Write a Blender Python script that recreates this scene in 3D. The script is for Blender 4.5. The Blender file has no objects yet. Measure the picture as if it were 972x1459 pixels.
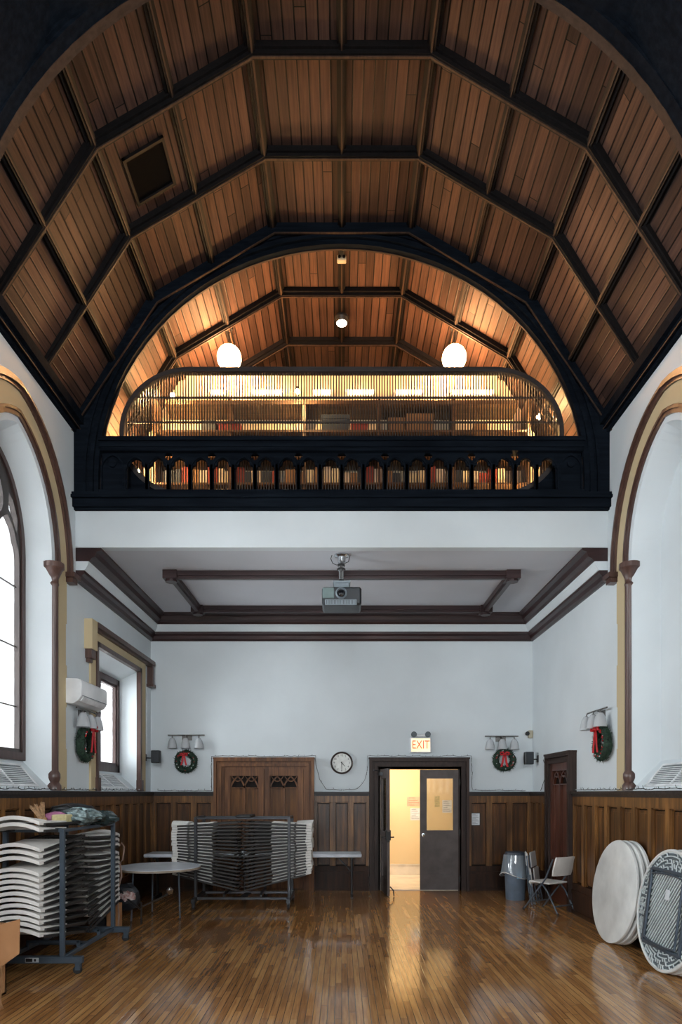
import bpy, math, random
from math import sin, cos, pi, radians as R, sqrt, floor
from mathutils import Vector as V, Matrix as MX
from mathutils.geometry import tessellate_polygon
random.seed(7)
sc = bpy.context.scene
col = sc.collection

# ------------------------------------------------------------------ camera, world, exposure
F = 930.0; VX, VY = 487.0, 1130.0; EYE = 1.75
cd = bpy.data.cameras.new('camera'); cam = bpy.data.objects.new('camera', cd); col.objects.link(cam)
cam.location = (0, 0, EYE); cam.rotation_euler = (R(90), 0, 0)
cd.sensor_fit = 'AUTO'; cd.sensor_width = 36; cd.lens = F/1459*36
cd.shift_x = -(VX-486)/1459; cd.shift_y = (VY-729.5)/1459
cd.clip_start = .05; cd.clip_end = 200
sc.camera = cam
sc.view_settings.view_transform = 'Standard'; sc.view_settings.look = 'None'
sc.view_settings.gamma = 1; sc.view_settings.use_curve_mapping = False
sc.view_settings.exposure = 1.36
w = bpy.data.worlds.new('sky'); sc.world = w; w.use_nodes = True
bg = w.node_tree.nodes['Background']; bg.inputs[0].default_value = (.97, .985, 1, 1); bg.inputs[1].default_value = 7.0

def area(name, loc, rot, sx, sy, power, colr=(1,1,1), portal=False):
    l = bpy.data.lights.new(name, 'AREA'); l.shape = 'RECTANGLE'; l.size = sx; l.size_y = sy
    l.energy = power; l.color = colr
    if portal: l.cycles.is_portal = True
    o = bpy.data.objects.new(name, l); col.objects.link(o); o.location = loc; o.rotation_euler = rot
    return o
BACK = 11.79; W = 3.45; ARCH = 8.45; BAY = 1.03; REAR = -5.5
# daylight openings: sky portals at the modelled windows
for yc in (6.95, 3.85, .75, -2.35):
    area('window_portal', (-3.82, yc, 3.8), (0, R(-90), 0), 3.9, 1.5, 1, portal=True)
area('window_portal', (-3.9, 10.1, 2.9), (0, R(-90), 0), 1.6, 2.0, 1, portal=True)
for yc in (3.85, .75, -2.35):
    area('window_portal', (3.82, yc, 3.8), (0, R(90), 0), 3.9, 1.5, 1, portal=True)
area('window_portal', (0, REAR-.2, 4.4), (R(90), 0, 0), 5.0, 4.2, 1, portal=True)  # added rear opening, unseen, for frontal fill
# corridor ceiling lamp light (behind the open door) and loft lamp light
area('corridor_lamp_light', (1.1, 13.0, 2.72), (0, 0, 0), 1.2, .5, 24, (1, .80, .58))

# ------------------------------------------------------------------ helpers
def s2l(c):
    return tuple((x/255/12.92 if x/255 <= .04045 else ((x/255+.055)/1.055)**2.4) for x in c)
def P(px, py, Y): return V(((px-VX)*Y/F, Y, EYE-(py-VY)*Y/F))

class N:
    def __init__(s, name):
        s.m = bpy.data.materials.new(name); s.m.use_nodes = True
        s.t = s.m.node_tree; s.b = s.t.nodes['Principled BSDF']; s.out = s.t.nodes['Material Output']
    def n(s, kind, **kw):
        x = s.t.nodes.new(kind)
        for k, v in kw.items(): setattr(x, k, v)
        return x
    def l(s, a, b): s.t.links.new(a, b)
    def math(s, op, a, b=None, c=None):
        x = s.n('ShaderNodeMath', operation=op)
        for i, v in enumerate((a, b, c)):
            if v is None: continue
            if hasattr(v, 'links'): s.l(v, x.inputs[i])
            else: x.inputs[i].default_value = v
        return x.outputs[0]
    def ramp(s, fac, stops):
        x = s.n('ShaderNodeValToRGB'); e = x.color_ramp.elements
        while len(e) < len(stops): e.new(.5)
        for i, (p, c) in enumerate(stops):
            e[i].position = p; e[i].color = (*s2l(c), 1)
        s.l(fac, x.inputs[0]); return x.outputs[0]
    def noise(s, vec, scale, detail=3, rough=.5, sc3=None):
        if sc3:
            mp = s.n('ShaderNodeMapping'); mp.inputs['Scale'].default_value = sc3
            s.l(vec, mp.inputs[0]); vec = mp.outputs[0]
        x = s.n('ShaderNodeTexNoise'); x.inputs['Scale'].default_value = scale
        x.inputs['Detail'].default_value = detail; x.inputs['Roughness'].default_value = rough
        s.l(vec, x.inputs['Vector']); return x.outputs['Fac']
    def mix(s, fac, a, b, mode='MIX'):
        x = s.n('ShaderNodeMix', data_type='RGBA', blend_type=mode)
        if hasattr(fac, 'links'): s.l(fac, x.inputs[0])
        else: x.inputs[0].default_value = fac
        for i, v in ((6, a), (7, b)):
            if hasattr(v, 'links'): s.l(v, x.inputs[i])
            else: x.inputs[i].default_value = (*s2l(v), 1)
        return x.outputs[2]
    def bump(s, h, strength=.3, dist=.01):
        x = s.n('ShaderNodeBump'); x.inputs['Strength'].default_value = strength; x.inputs['Distance'].default_value = dist
        s.l(h, x.inputs['Height']); s.l(x.outputs[0], s.b.inputs['Normal'])
    def coords(s, kind='Object'):
        return s.n('ShaderNodeTexCoord').outputs[kind]

def mat(name, c, rough=.6, metal=0, var=.12, scale=6, bump=.05, coat=0, c2=None, spec=.5):
    a = N(name); co = a.coords(); f = a.noise(co, scale, 4)
    d = c2 or tuple(x*(1-var) for x in c); e = c if c2 else tuple(min(255, x*(1+var*.4)) for x in c)
    a.l(a.ramp(f, [(.3, d), (.7, e)]), a.b.inputs['Base Color'])
    a.b.inputs['Roughness'].default_value = rough; a.b.inputs['Metallic'].default_value = metal
    a.b.inputs['Specular IOR Level'].default_value = spec
    if coat: a.b.inputs['Coat Weight'].default_value = coat; a.b.inputs['Coat Roughness'].default_value = .15
    if bump: a.bump(a.noise(co, scale*12, 2), bump, .004)
    return a.m

def wood(name, dark, light, rough=.35, axis='z', scale=1.0, spec=.5, var=True):
    a = N(name); co = a.coords()
    s3 = {'z': (14, 14, .9), 'y': (14, .9, 14), 'x': (.9, 14, 14)}[axis]
    f = a.noise(co, 1.6*scale, 6, .6, s3)
    g = a.noise(co, 1.2, 3, .5)
    f2 = a.math('ADD', a.math('MULTIPLY', f, .7), a.math('MULTIPLY', g, .3))
    mid = tuple((x+y)/2 for x, y in zip(dark, light))
    a.l(a.ramp(f2, [(.36, dark), (.5, mid), (.64, light)]), a.b.inputs['Base Color'])
    a.b.inputs['Roughness'].default_value = rough; a.b.inputs['Specular IOR Level'].default_value = spec
    a.bump(f, .25, .003)
    return a.m

def emis(name, c, strength, c2=None):
    a = N(name); a.b.inputs['Base Color'].default_value = (*s2l(c), 1)
    f = a.noise(a.coords(), 9, 1)
    a.l(a.ramp(f, [(.2, c2 or c), (.8, c)]), a.b.inputs['Emission Color'])
    a.b.inputs['Emission Strength'].default_value = strength
    return a.m

def glass(name, tint=(240, 246, 248), refl=.1, alpha=1.0, diff=None, frost=0.0):
    a = N(name); tr = a.n('ShaderNodeBsdfTransparent'); tr.inputs[0].default_value = (*s2l(tint), 1)
    gl = a.n('ShaderNodeBsdfGlossy'); gl.inputs['Roughness'].default_value = .04
    fr = a.n('ShaderNodeFresnel'); fr.inputs[0].default_value = 1.45
    f = a.noise(a.coords(), 14, 2)
    bp = a.n('ShaderNodeBump'); bp.inputs['Strength'].default_value = .05; a.l(f, bp.inputs['Height']); a.l(bp.outputs[0], gl.inputs['Normal'])
    mx = a.n('ShaderNodeMixShader'); a.l(a.math('ADD', a.math('MULTIPLY', fr.outputs[0], .9), refl*.5), mx.inputs[0])
    a.l(tr.outputs[0], mx.inputs[1]); a.l(gl.outputs[0], mx.inputs[2])
    o = mx.outputs[0]
    if frost:
        df = a.n('ShaderNodeBsdfDiffuse'); df.inputs[0].default_value = (*s2l(diff or (235, 238, 240)), 1)
        m2 = a.n('ShaderNodeMixShader'); m2.inputs[0].default_value = frost
        a.l(o, m2.inputs[1]); a.l(df.outputs[0], m2.inputs[2]); o = m2.outputs[0]
    a.l(o, a.out.inputs[0]); return a.m

def ceiling_mat(name, stops, pitch=.112):
    a = N(name); uv = a.coords('UV'); sp = a.n('ShaderNodeSeparateXYZ'); a.l(uv, sp.inputs[0])
    u, v = sp.outputs[0], sp.outputs[1]
    q = a.math('DIVIDE', u, pitch); row = a.math('FLOOR', q); fr = a.math('FRACT', q)
    w1 = a.n('ShaderNodeTexWhiteNoise', noise_dimensions='1D'); a.l(row, w1.inputs['W'])
    vv = a.math('DIVIDE', a.math('ADD', v, a.math('MULTIPLY', w1.outputs[0], 7.3)), 3.1)
    seg = a.math('FLOOR', vv); vf = a.math('FRACT', vv)
    cb = a.n('ShaderNodeCombineXYZ'); a.l(row, cb.inputs[0]); a.l(seg, cb.inputs[1])
    w2 = a.n('ShaderNodeTexWhiteNoise', noise_dimensions='2D'); a.l(cb.outputs[0], w2.inputs['Vector'])
    gr = a.noise(uv, 1.5, 6, .6, (26, 1.1, 1))
    big = a.noise(uv, .9, 2)
    f = a.math('ADD', a.math('ADD', a.math('MULTIPLY', w2.outputs[0], .22), a.math('MULTIPLY', gr, .5)), a.math('MULTIPLY', big, .3))
    c = a.ramp(f, stops)
    d = a.math('MINIMUM', fr, a.math('SUBTRACT', 1.0, fr))
    gap = a.math('LESS_THAN', d, .06)
    end = a.math('LESS_THAN', vf, .003)
    g = a.math('MAXIMUM', gap, end)
    a.l(a.mix(g, c, (10, 8, 8)), a.b.inputs['Base Color'])
    a.b.inputs['Roughness'].default_value = .6; a.b.inputs['Specular IOR Level'].default_value = .2
    hgt = a.math('MINIMUM', a.math('MULTIPLY', d, 9), 1.0)
    a.bump(a.math('ADD', hgt, a.math('MULTIPLY', gr, .15)), .7, .008)
    return a.m

def floor_mat():
    a = N('floor_oak_strips'); co = a.coords(); sp = a.n('ShaderNodeSeparateXYZ'); a.l(co, sp.inputs[0])
    x, y = sp.outputs[0], sp.outputs[1]
    q = a.math('DIVIDE', x, .057); row = a.math('FLOOR', q); fr = a.math('FRACT', q)
    w1 = a.n('ShaderNodeTexWhiteNoise', noise_dimensions='1D'); a.l(row, w1.inputs['W'])
    vv = a.math('DIVIDE', a.math('ADD', y, a.math('MULTIPLY', w1.outputs[0], 9.7)), .95)
    seg = a.math('FLOOR', vv); vf = a.math('FRACT', vv)
    cb = a.n('ShaderNodeCombineXYZ'); a.l(row, cb.inputs[0]); a.l(seg, cb.inputs[1])
    w2 = a.n('ShaderNodeTexWhiteNoise', noise_dimensions='2D'); a.l(cb.outputs[0], w2.inputs['Vector'])
    gr = a.noise(co, 1.4, 6, .6, (30, 1.6, 1))
    big = a.noise(co, .55, 3)
    f = a.math('ADD', a.math('ADD', a.math('MULTIPLY', w2.outputs[0], .2), a.math('MULTIPLY', gr, .5)), a.math('MULTIPLY', big, .32))
    c = a.ramp(f, [(.28, (108, 72, 42)), (.46, (146, 102, 60)), (.6, (178, 132, 82)), (.78, (206, 160, 106))])
    d = a.math('MINIMUM', fr, a.math('SUBTRACT', 1.0, fr))
    g = a.math('MAXIMUM', a.math('LESS_THAN', d, .045), a.math('LESS_THAN', vf, .004))
    a.l(a.mix(a.math('MULTIPLY', g, .8), c, (22, 12, 7)), a.b.inputs['Base Color'])
    rr = a.noise(co, 3.5, 4, .6)
    a.l(a.math('ADD', a.math('MULTIPLY', rr, .14), .025), a.b.inputs['Roughness'])
    a.b.inputs['Specular IOR Level'].default_value = .8
    wav = a.noise(co, 2.2, 3, .5, (5, 1.2, 1))
    a.bump(a.math('ADD', a.math('ADD', a.math('MULTIPLY', a.math('MINIMUM', a.math('MULTIPLY', d, 10), 1), .25), a.math('MULTIPLY', wav, .6)), a.math('MULTIPLY', w2.outputs[0], .04)), .13, .006)
    return a.m

def plaster(name, c, rough=.75):
    a = N(name); co = a.coords(); f = a.noise(co, .9, 4); g = a.noise(co, 34, 3)
    a.l(a.ramp(f, [(.3, tuple(x*.95 for x in c)), (.7, c)]), a.b.inputs['Base Color'])
    a.b.inputs['Roughness'].default_value = rough
    a.bump(g, .12, .004); return a.m

M = dict(
 wall=plaster('white_plaster', (212, 220, 224)),
 ceil2=plaster('pale_ceiling_plaster', (200, 203, 210)),
 cream=plaster('cream_stone_paint', (196, 178, 142)),
 boards=ceiling_mat('ceiling_boards', [(.3, (40, 28, 24)), (.48, (64, 46, 39)), (.62, (86, 62, 52)), (.8, (108, 80, 66))]),
 black=wood('blackened_timber', (12, 16, 22), (24, 30, 38), .75, 'x', spec=.02),
 rib=wood('dark_rib_timber', (12, 11, 12), (25, 21, 21), .55, 'y', spec=.2),
 ribedge=wood('rib_edge_timber', (48, 36, 30), (78, 60, 48), .6, 'y', spec=.2),
 archedge=wood('arch_edge_timber', (36, 28, 27), (58, 47, 43), .6, 'x', spec=.2),
 crown=wood('mahogany_brown_moulding', (36, 22, 23), (60, 38, 38), .35, 'x'),
 wains=wood('wainscot_oak_stiles', (58, 37, 20), (136, 94, 50), .36, 'z', .8, spec=.35),
 wainsp=wood('wainscot_oak_fields', (36, 21, 10), (106, 68, 34), .34, 'z', .6, spec=.35),
 wainsb=wood('wainscot_groove_shade', (14, 9, 7), (26, 16, 11), .6, 'z', spec=.15),  # near-black oak, shade of the recesses put into the colour
 wainsd=wood('wainscot_dark', (28, 17, 12), (64, 40, 26), .5, 'z', spec=.2),
 doorp=wood('gothic_door_fields', (64, 38, 16), (120, 76, 34), .45, 'z', spec=.25),
 cap=wood('ledge_dark', (26, 24, 25), (52, 46, 44), .45, 'x', spec=.3),
 doorw=wood('gothic_door_oak', (72, 44, 26), (132, 88, 54), .45, 'z', spec=.25),
 doorred=wood('side_door_oak', (52, 26, 18), (96, 52, 34), .32, 'z'),
 casew=wood('door_case_dark', (34, 25, 22), (64, 48, 42), .5, 'z', spec=.25),
 taupe=mat('taupe_door_paint', (92, 84, 82), .5, spec=.3),
 frame=wood('window_frame_brown', (56, 40, 38), (88, 66, 62), .4, 'z'),
 trac=wood('window_tracery_dark', (44, 36, 34), (66, 56, 52), .45, 'z'),
 colo=wood('colonette_brown', (62, 42, 38), (92, 68, 60), .35, 'z'),
 floor=floor_mat(),
 grey=mat('cart_blue_grey_steel', (70, 82, 94), .38, .3),
 dsteel=mat('rack_dark_steel', (66, 68, 72), .35, .6),
 seat=mat('white_chair_plastic', (216, 214, 210), .4, scale=3),
 chairfr=mat('dark_chair_frame', (44, 42, 41), .45, .2),
 chairgr=mat('blue_grey_chair_frame', (92, 104, 116), .35, .5),
 black2=mat('black_plastic', (20, 21, 23), .4),
 rubber=mat('black_rubber', (14, 14, 15), .6),
 chrome=mat('chrome', (200, 204, 208), .2, 1),
 white=mat('white_enamel', (226, 228, 230), .3),
 acw=mat('white_aircon_plastic', (222, 224, 226), .3, scale=2),
 tblt=mat('pale_table_laminate', (206, 212, 220), .3, scale=3),
 tblw=mat('off_white_table_plastic', (208, 210, 208), .4, scale=3),
 tbledge=mat('tan_table_edge', (150, 138, 124), .5),
 plgrey=mat('table_underside_grey', (84, 94, 100), .5),
 plrib=mat('table_underside_rib', (206, 216, 218), .45),
 card=mat('cardboard', (168, 122, 82), .85, scale=4, c2=(148, 104, 66)),
 straw=mat('straw', (176, 140, 104), .8, scale=30, var=.3),
 pink=mat('pink_cloth', (176, 112, 148), .9),
 bagb=mat('black_nylon_bag', (24, 28, 34), .6, scale=12, bump=.3),
 foil=mat('clear_plastic_wrap', (150, 170, 172), .2, .5, scale=20, bump=.6, c2=(60, 74, 76)),
 yel=mat('cream_packaging', (200, 188, 140), .6, scale=20),
 plaid=mat('plaid_cloth', (200, 190, 186), .9, scale=30, c2=(120, 54, 52)),
 bin=mat('grey_bin_plastic', (98, 112, 128), .5),
 bind=mat('bin_dark_lid', (52, 60, 72), .5),
 red=mat('red_ribbon', (190, 16, 30), .55, scale=20),
 green=mat('wreath_green', (34, 62, 44), .8, scale=30, c2=(12, 26, 20)),
 berry=mat('red_berries', (170, 30, 36), .4),
 silver=mat('silver_berries', (200, 205, 205), .4),
 wire=mat('light_string_green', (26, 34, 30), .7),
 bulb=mat('clear_bulb', (220, 224, 224), .2),
 brushed=mat('sconce_nickel', (120, 118, 116), .3, .8),
 paper=mat('white_paper', (222, 226, 230), .8),
 ink=mat('printed_ink', (110, 116, 124), .8),
 pinkp=mat('pink_notice_paper', (230, 186, 160), .8),
 redink=mat('red_ink', (170, 60, 50), .8),
 clockf=mat('clock_face', (224, 226, 222), .5),
 clockr=mat('clock_rim', (46, 34, 30), .35),
 projd=mat('projector_dark', (32, 38, 44), .4),
 projg=mat('projector_green_grey', (104, 124, 124), .4),
 projs=mat('projector_silver', (130, 142, 150), .4, .2),
 lens=mat('projector_lens', (16, 20, 26), .08, coat=1),
 sconceglass=glass('sconce_clear_glass', (226, 230, 234), .25, frost=.42),
 pane=glass('window_glass', (250, 252, 253), .05),
 doorglass=glass('door_glass', (236, 238, 238), .15),
 bagfilm=glass('bin_liner_film', (216, 224, 232), .25, frost=.3, diff=(190, 204, 216)),
 corr=plaster('corridor_cream_wall', (232, 208, 164)),
 marble=mat('corridor_marble', (226, 216, 200), .3, scale=3),
 beige=mat('detector_beige', (176, 168, 146), .5),
 slat=wood('screen_slat_timber', (40, 33, 30), (70, 58, 50), .45, 'z'),
 screenf=wood('screen_frame_timber', (46, 42, 42), (66, 60, 58), .45, 'x'),
 shelf=wood('loft_shelf_wood', (70, 50, 36), (110, 80, 56), .5, 'x'),
 loftw=plaster('loft_warm_wall', (232, 210, 172)),
 loftf=mat('loft_floor_boards', (110, 84, 60), .6),
 globe=emis('globe_lamp_glass', (255, 190, 128), 54),
 tube=emis('fluorescent_tube_glow', (255, 200, 138), 13),
 bulbglow=emis('bare_bulb_glow', (255, 206, 140), 700),
 spot=emis('ceiling_spot_glow', (255, 240, 214), 18),
 exitg=emis('exit_sign_lit_panel', (255, 226, 180), .5, (255, 210, 130)),
 exitr=emis('exit_sign_letters', (226, 60, 24), .35),
 hatch=mat('hatch_black', (8, 8, 9), .9, spec=.05),
 twig=mat('dried_twigs', (150, 112, 76), .8, scale=20),
 sticker=mat('rack_sticker', (178, 184, 190), .5),
 blues=mat('pale_blue_label', (150, 196, 220), .6),
)

class B:
    """collects shapes into ONE mesh"""
    def __init__(s, mx=None): s.v = []; s.f = []; s.uv = None; s.mi = []; s.cur = 0; s.mx = mx
    def add(s, vs, fs):
        n = len(s.v)
        for p in vs:
            p = V(p); s.v.append(s.mx @ p if s.mx else p)
        for f in fs: s.f.append([n+i for i in f]); s.mi.append(s.cur)
    def box(s, x0, x1, y0, y1, z0, z1):
        s.add([(x0,y0,z0),(x1,y0,z0),(x1,y1,z0),(x0,y1,z0),(x0,y0,z1),(x1,y0,z1),(x1,y1,z1),(x0,y1,z1)],
              [(0,3,2,1),(4,5,6,7),(0,1,5,4),(1,2,6,5),(2,3,7,6),(3,0,4,7)])
        return s
    def bev(s, x0, x1, y0, y1, z0, z1, b=.01):
        """box with chamfered edges"""
        o = [(x0,y0,z0),(x1,y0,z0),(x1,y1,z0),(x0,y1,z0),(x0,y0,z1),(x1,y0,z1),(x1,y1,z1),(x0,y1,z1)]
        c = ((x0+x1)/2, (y0+y1)/2, (z0+z1)/2); vs = []
        for p in o:
            g = [(-1 if p[i] > c[i] else 1) for i in range(3)]
            for a in range(3):
                vs.append(tuple(p[i] if i == a else p[i]+g[i]*b for i in range(3)))
        q = lambda i, a: i*3+a
        fs = [[q(i,2) for i in (0,3,2,1)],[q(i,2) for i in (4,5,6,7)],[q(i,1) for i in (0,1,5,4)],[q(i,0) for i in (1,2,6,5)],[q(i,1) for i in (2,3,7,6)],[q(i,0) for i in (3,0,4,7)]]
        for i, j, a in ((0,1,0),(3,2,0),(4,5,0),(7,6,0),(0,3,1),(1,2,1),(4,7,1),(5,6,1),(0,4,2),(1,5,2),(2,6,2),(3,7,2)):
            e, g = [(1,2),(0,2),(0,1)][a]
            fs.append([q(i,e),q(j,e),q(j,g),q(i,g)])
        for i in range(8): fs.append([q(i,0),q(i,1),q(i,2)])
        s.add(vs, fs); return s
    def tube(s, path, r, n=8, closed=False, caps=True):
        path = [V(p) for p in path]; m = len(path); vs = []; up = None
        rs = r if isinstance(r, (list, tuple)) else [r]*m
        for i, p in enumerate(path):
            a = path[(i-1) % m] if (i > 0 or closed) else p; b = path[(i+1) % m] if (i < m-1 or closed) else p
            t = (b-a)
            t = t.normalized() if t.length > 1e-9 else V((0,0,1))
            if up is None: up = V((0,0,1)) if abs(t.z) < .9 else V((0,1,0))
            x = t.cross(up)
            if x.length < 1e-4: x = t.cross(V((1,0,0)))
            x.normalize(); y = x.cross(t).normalized(); up = y
            for k in range(n):
                an = 2*pi*k/n + pi/n; vs.append(p + x*cos(an)*rs[i] + y*sin(an)*rs[i])
        fs = []
        for i in range(m if closed else m-1):
            for k in range(n):
                a = i*n+k; b = i*n+(k+1) % n; c = ((i+1) % m)*n+(k+1) % n; d = ((i+1) % m)*n+k
                fs.append((a, b, c, d))
        if caps and not closed: fs += [list(range(n))[::-1], [(m-1)*n+k for k in range(n)]]
        s.add(vs, fs); return s
    def lathe(s, prof, c=(0,0,0), n=24, ax='z', ring=False):
        if ring: prof = list(prof)+[prof[0]]
        vs = []
        for r, h in prof:
            for k in range(n):
                a = 2*pi*k/n; p = (r*cos(a), r*sin(a), h)
                if ax == 'y': p = (p[0], p[2], p[1])
                if ax == 'x': p = (p[2], p[0], p[1])
                vs.append((c[0]+p[0], c[1]+p[1], c[2]+p[2]))
        fs = []
        for i in range(len(prof)-1):
            for k in range(n): fs.append((i*n+k, i*n+(k+1) % n, (i+1)*n+(k+1) % n, (i+1)*n+k))
        if prof[0][0] > 1e-6 and not ring: fs.append(list(range(n))[::-1])
        if prof[-1][0] > 1e-6 and not ring: fs.append([(len(prof)-1)*n+k for k in range(n)])
        s.add(vs, fs); return s
    def ball(s, c, r, n=12, sq=(1,1,1)):
        m = max(4, n//2); vs = []; fs = []
        for i in range(m+1):
            t = pi*i/m
            for k in range(n):
                a = 2*pi*k/n
                vs.append((c[0]+r*sq[0]*sin(t)*cos(a), c[1]+r*sq[1]*sin(t)*sin(a), c[2]+r*sq[2]*cos(t)))
        for i in range(m):
            for k in range(n): fs.append((i*n+k, (i+1)*n+k, (i+1)*n+(k+1) % n, i*n+(k+1) % n))
        s.add(vs, fs); return s
    def plate(s, loops, mp, w0, w1):
        """polygon with holes (2-D loops), mapped by mp(u,v,w), thick from w0 to w1"""
        flat = [p for L in loops for p in L]
        tris = tessellate_polygon([[V((p[0], p[1], 0)) for p in L] for L in loops]); n = len(flat)
        vs = [mp(p[0], p[1], w0) for p in flat] + [mp(p[0], p[1], w1) for p in flat]
        fs = [tuple(t) for t in tris] + [tuple(n+i for i in reversed(t)) for t in tris]
        o = 0
        for L in loops:
            k = len(L)
            for i in range(k):
                a, b = o+i, o+(i+1) % k; fs.append((a, b, n+b, n+a))
            o += k
        s.add(vs, fs); return s
    def sweep(s, path, prof, frame):
        """frame(i) -> (origin, xdir, ydir); prof list of 2-D points, closed profile"""
        n = len(prof); vs = []; m = len(path)
        for i in range(m):
            o, x, y = frame(i)
            for a, b in prof: vs.append(o + x*a + y*b)
        fs = []
        for i in range(m-1):
            for k in range(n): fs.append((i*n+k, i*n+(k+1) % n, (i+1)*n+(k+1) % n, (i+1)*n+k))
        fs += [list(range(n)), [(m-1)*n+k for k in range(n)][::-1]]
        s.add(vs, fs); return s
    def build(s, name, m, parent=None, world=False, smooth=True, bevel=0):
        me = bpy.data.meshes.new(name)
        off = parent.location.copy() if (parent is not None and world) else V((0,0,0))
        if parent is not None and world and parent.parent is not None: off += parent.parent.location
        me.from_pydata([tuple(p-off) for p in s.v], [], s.f)
        ms = m if isinstance(m, (list, tuple)) else [m]
        for x in ms: me.materials.append(M[x] if isinstance(x, str) else x)
        if len(ms) > 1: me.polygons.foreach_set('material_index', s.mi)
        if s.uv:
            ul = me.uv_layers.new(name='UVMap')
            for lp in me.loops: ul.data[lp.index].uv = s.uv[lp.vertex_index]
        import bmesh
        bm = bmesh.new(); bm.from_mesh(me); bmesh.ops.recalc_face_normals(bm, faces=bm.faces); bm.to_mesh(me); bm.free()
        if smooth:
            me.polygons.foreach_set('use_smooth', [True]*len(me.polygons)); me.set_sharp_from_angle(angle=R(32))
        me.update()
        o = bpy.data.objects.new(name, me); col.objects.link(o)
        if parent is not None: o.parent = parent
        if bevel:
            b = o.modifiers.new('bevel', 'BEVEL'); b.width = bevel; b.segments = 2; b.limit_method = 'ANGLE'
        return o

def tag(o, label=None, cat=None, group=None, kind=None):
    if label: o['label'] = label
    if cat: o['category'] = cat
    if group: o['group'] = group
    if kind: o['kind'] = kind
    return o
def thing(name, label, cat, loc=(0,0,0), rz=0, group=None):
    o = bpy.data.objects.new(name, None); o.empty_display_size = .1; col.objects.link(o)
    o.location = loc; o.rotation_euler = (0, 0, rz); return tag(o, label, cat, group)
def struct(o): o['kind'] = 'structure'; return o
def sempty(name):
    o = bpy.data.objects.new(name, None); o.empty_display_size = .1; col.objects.link(o); return struct(o)
kids = {}
def children(o): return [c for c in bpy.data.objects if c.parent == o]
def dup(o, loc=None, rot=None, label=None, group=None, parent=None):
    if o.name not in kids: kids[o.name] = children(o)
    c = o.copy(); col.objects.link(c); c.parent = parent
    if loc is not None: c.location = loc
    if rot is not None: c.rotation_euler = rot
    if label: c['label'] = label
    if group: c['group'] = group
    for k in kids[o.name]: dup(k, parent=c)
    return c
def text(s, size, mp, m, name, parent, depth=.002, world=True):
    """flat lettering; mp maps (u,v,w) to 3-D"""
    cu = bpy.data.curves.new('t', 'FONT'); cu.body = s; cu.size = size; cu.align_x = 'CENTER'; cu.align_y = 'CENTER'; cu.extrude = depth/2
    t = bpy.data.objects.new('t', cu); me0 = t.to_mesh()
    b = B(); b.add([mp(v.co.x, v.co.y, v.co.z) for v in me0.vertices], [tuple(p.vertices) for p in me0.polygons])
    t.to_mesh_clear(); bpy.data.objects.remove(t); bpy.data.curves.remove(cu)
    return b.build(name, m, parent, world=world, smooth=False)
ONES = ['', 'first', 'second', 'third', 'fourth', 'fifth', 'sixth', 'seventh', 'eighth', 'ninth', 'tenth', 'eleventh', 'twelfth', 'thirteenth',
        'fourteenth', 'fifteenth', 'sixteenth', 'seventeenth', 'eighteenth', 'nineteenth', 'twentieth']

# wall mappings: (u,v,w): u along wall, v height, w out into the room
mpL = lambda u, v, w: V((-W+w, u, v))
mpR = lambda u, v, w: V((W-w, u, v))
mpB = lambda u, v, w: V((u, BACK-w, v))
def side(s): return mpL if s < 0 else mpR

def arch_pts(hw, spring, apex, base, yc, k=.5, n=14):
    """loop: base left, up, over the pointed arch, down. k blends ellipse (1) and pointed arc (0)"""
    h = apex-spring; Rr = (h*h+hw*hw)/(2*hw); c = Rr-hw
    half = []
    for i in range(n+1):
        x = hw*cos(pi/2*i/n)
        ze = h*sqrt(max(0, 1-(x/hw)**2)); zp = sqrt(max(0, Rr*Rr-(c+x)**2)) if Rr >= hw else ze
        half.append((x, spring+k*ze+(1-k)*zp))
    right = [(yc+x, z) for x, z in half]; left = [(yc-x, z) for x, z in half[:-1]][::-1]
    return [(yc+hw, base)] + right + left + [(yc-hw, base)]
def strip_plate(b, La, Lb, mp, w0, w1):
    """ring between two open paths of equal length"""
    n = len(La)
    for i in range(n-1):
        q = [La[i], La[i+1], Lb[i+1], Lb[i]]
        vs = [mp(p[0], p[1], w0) for p in q]+[mp(p[0], p[1], w1) for p in q]
        fs = [(0,1,2,3), (7,6,5,4), (0,4,5,1), (2,6,7,3)]
        if i == 0: fs.append((0,3,7,4))
        if i == n-2: fs.append((1,5,6,2))
        b.add(vs, fs)

# ================================================================== STRUCTURE
# floor
struct(B().box(-W-.35, W+.35, REAR, BACK+.1, -.1, 0).build('floor', 'floor'))

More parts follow.
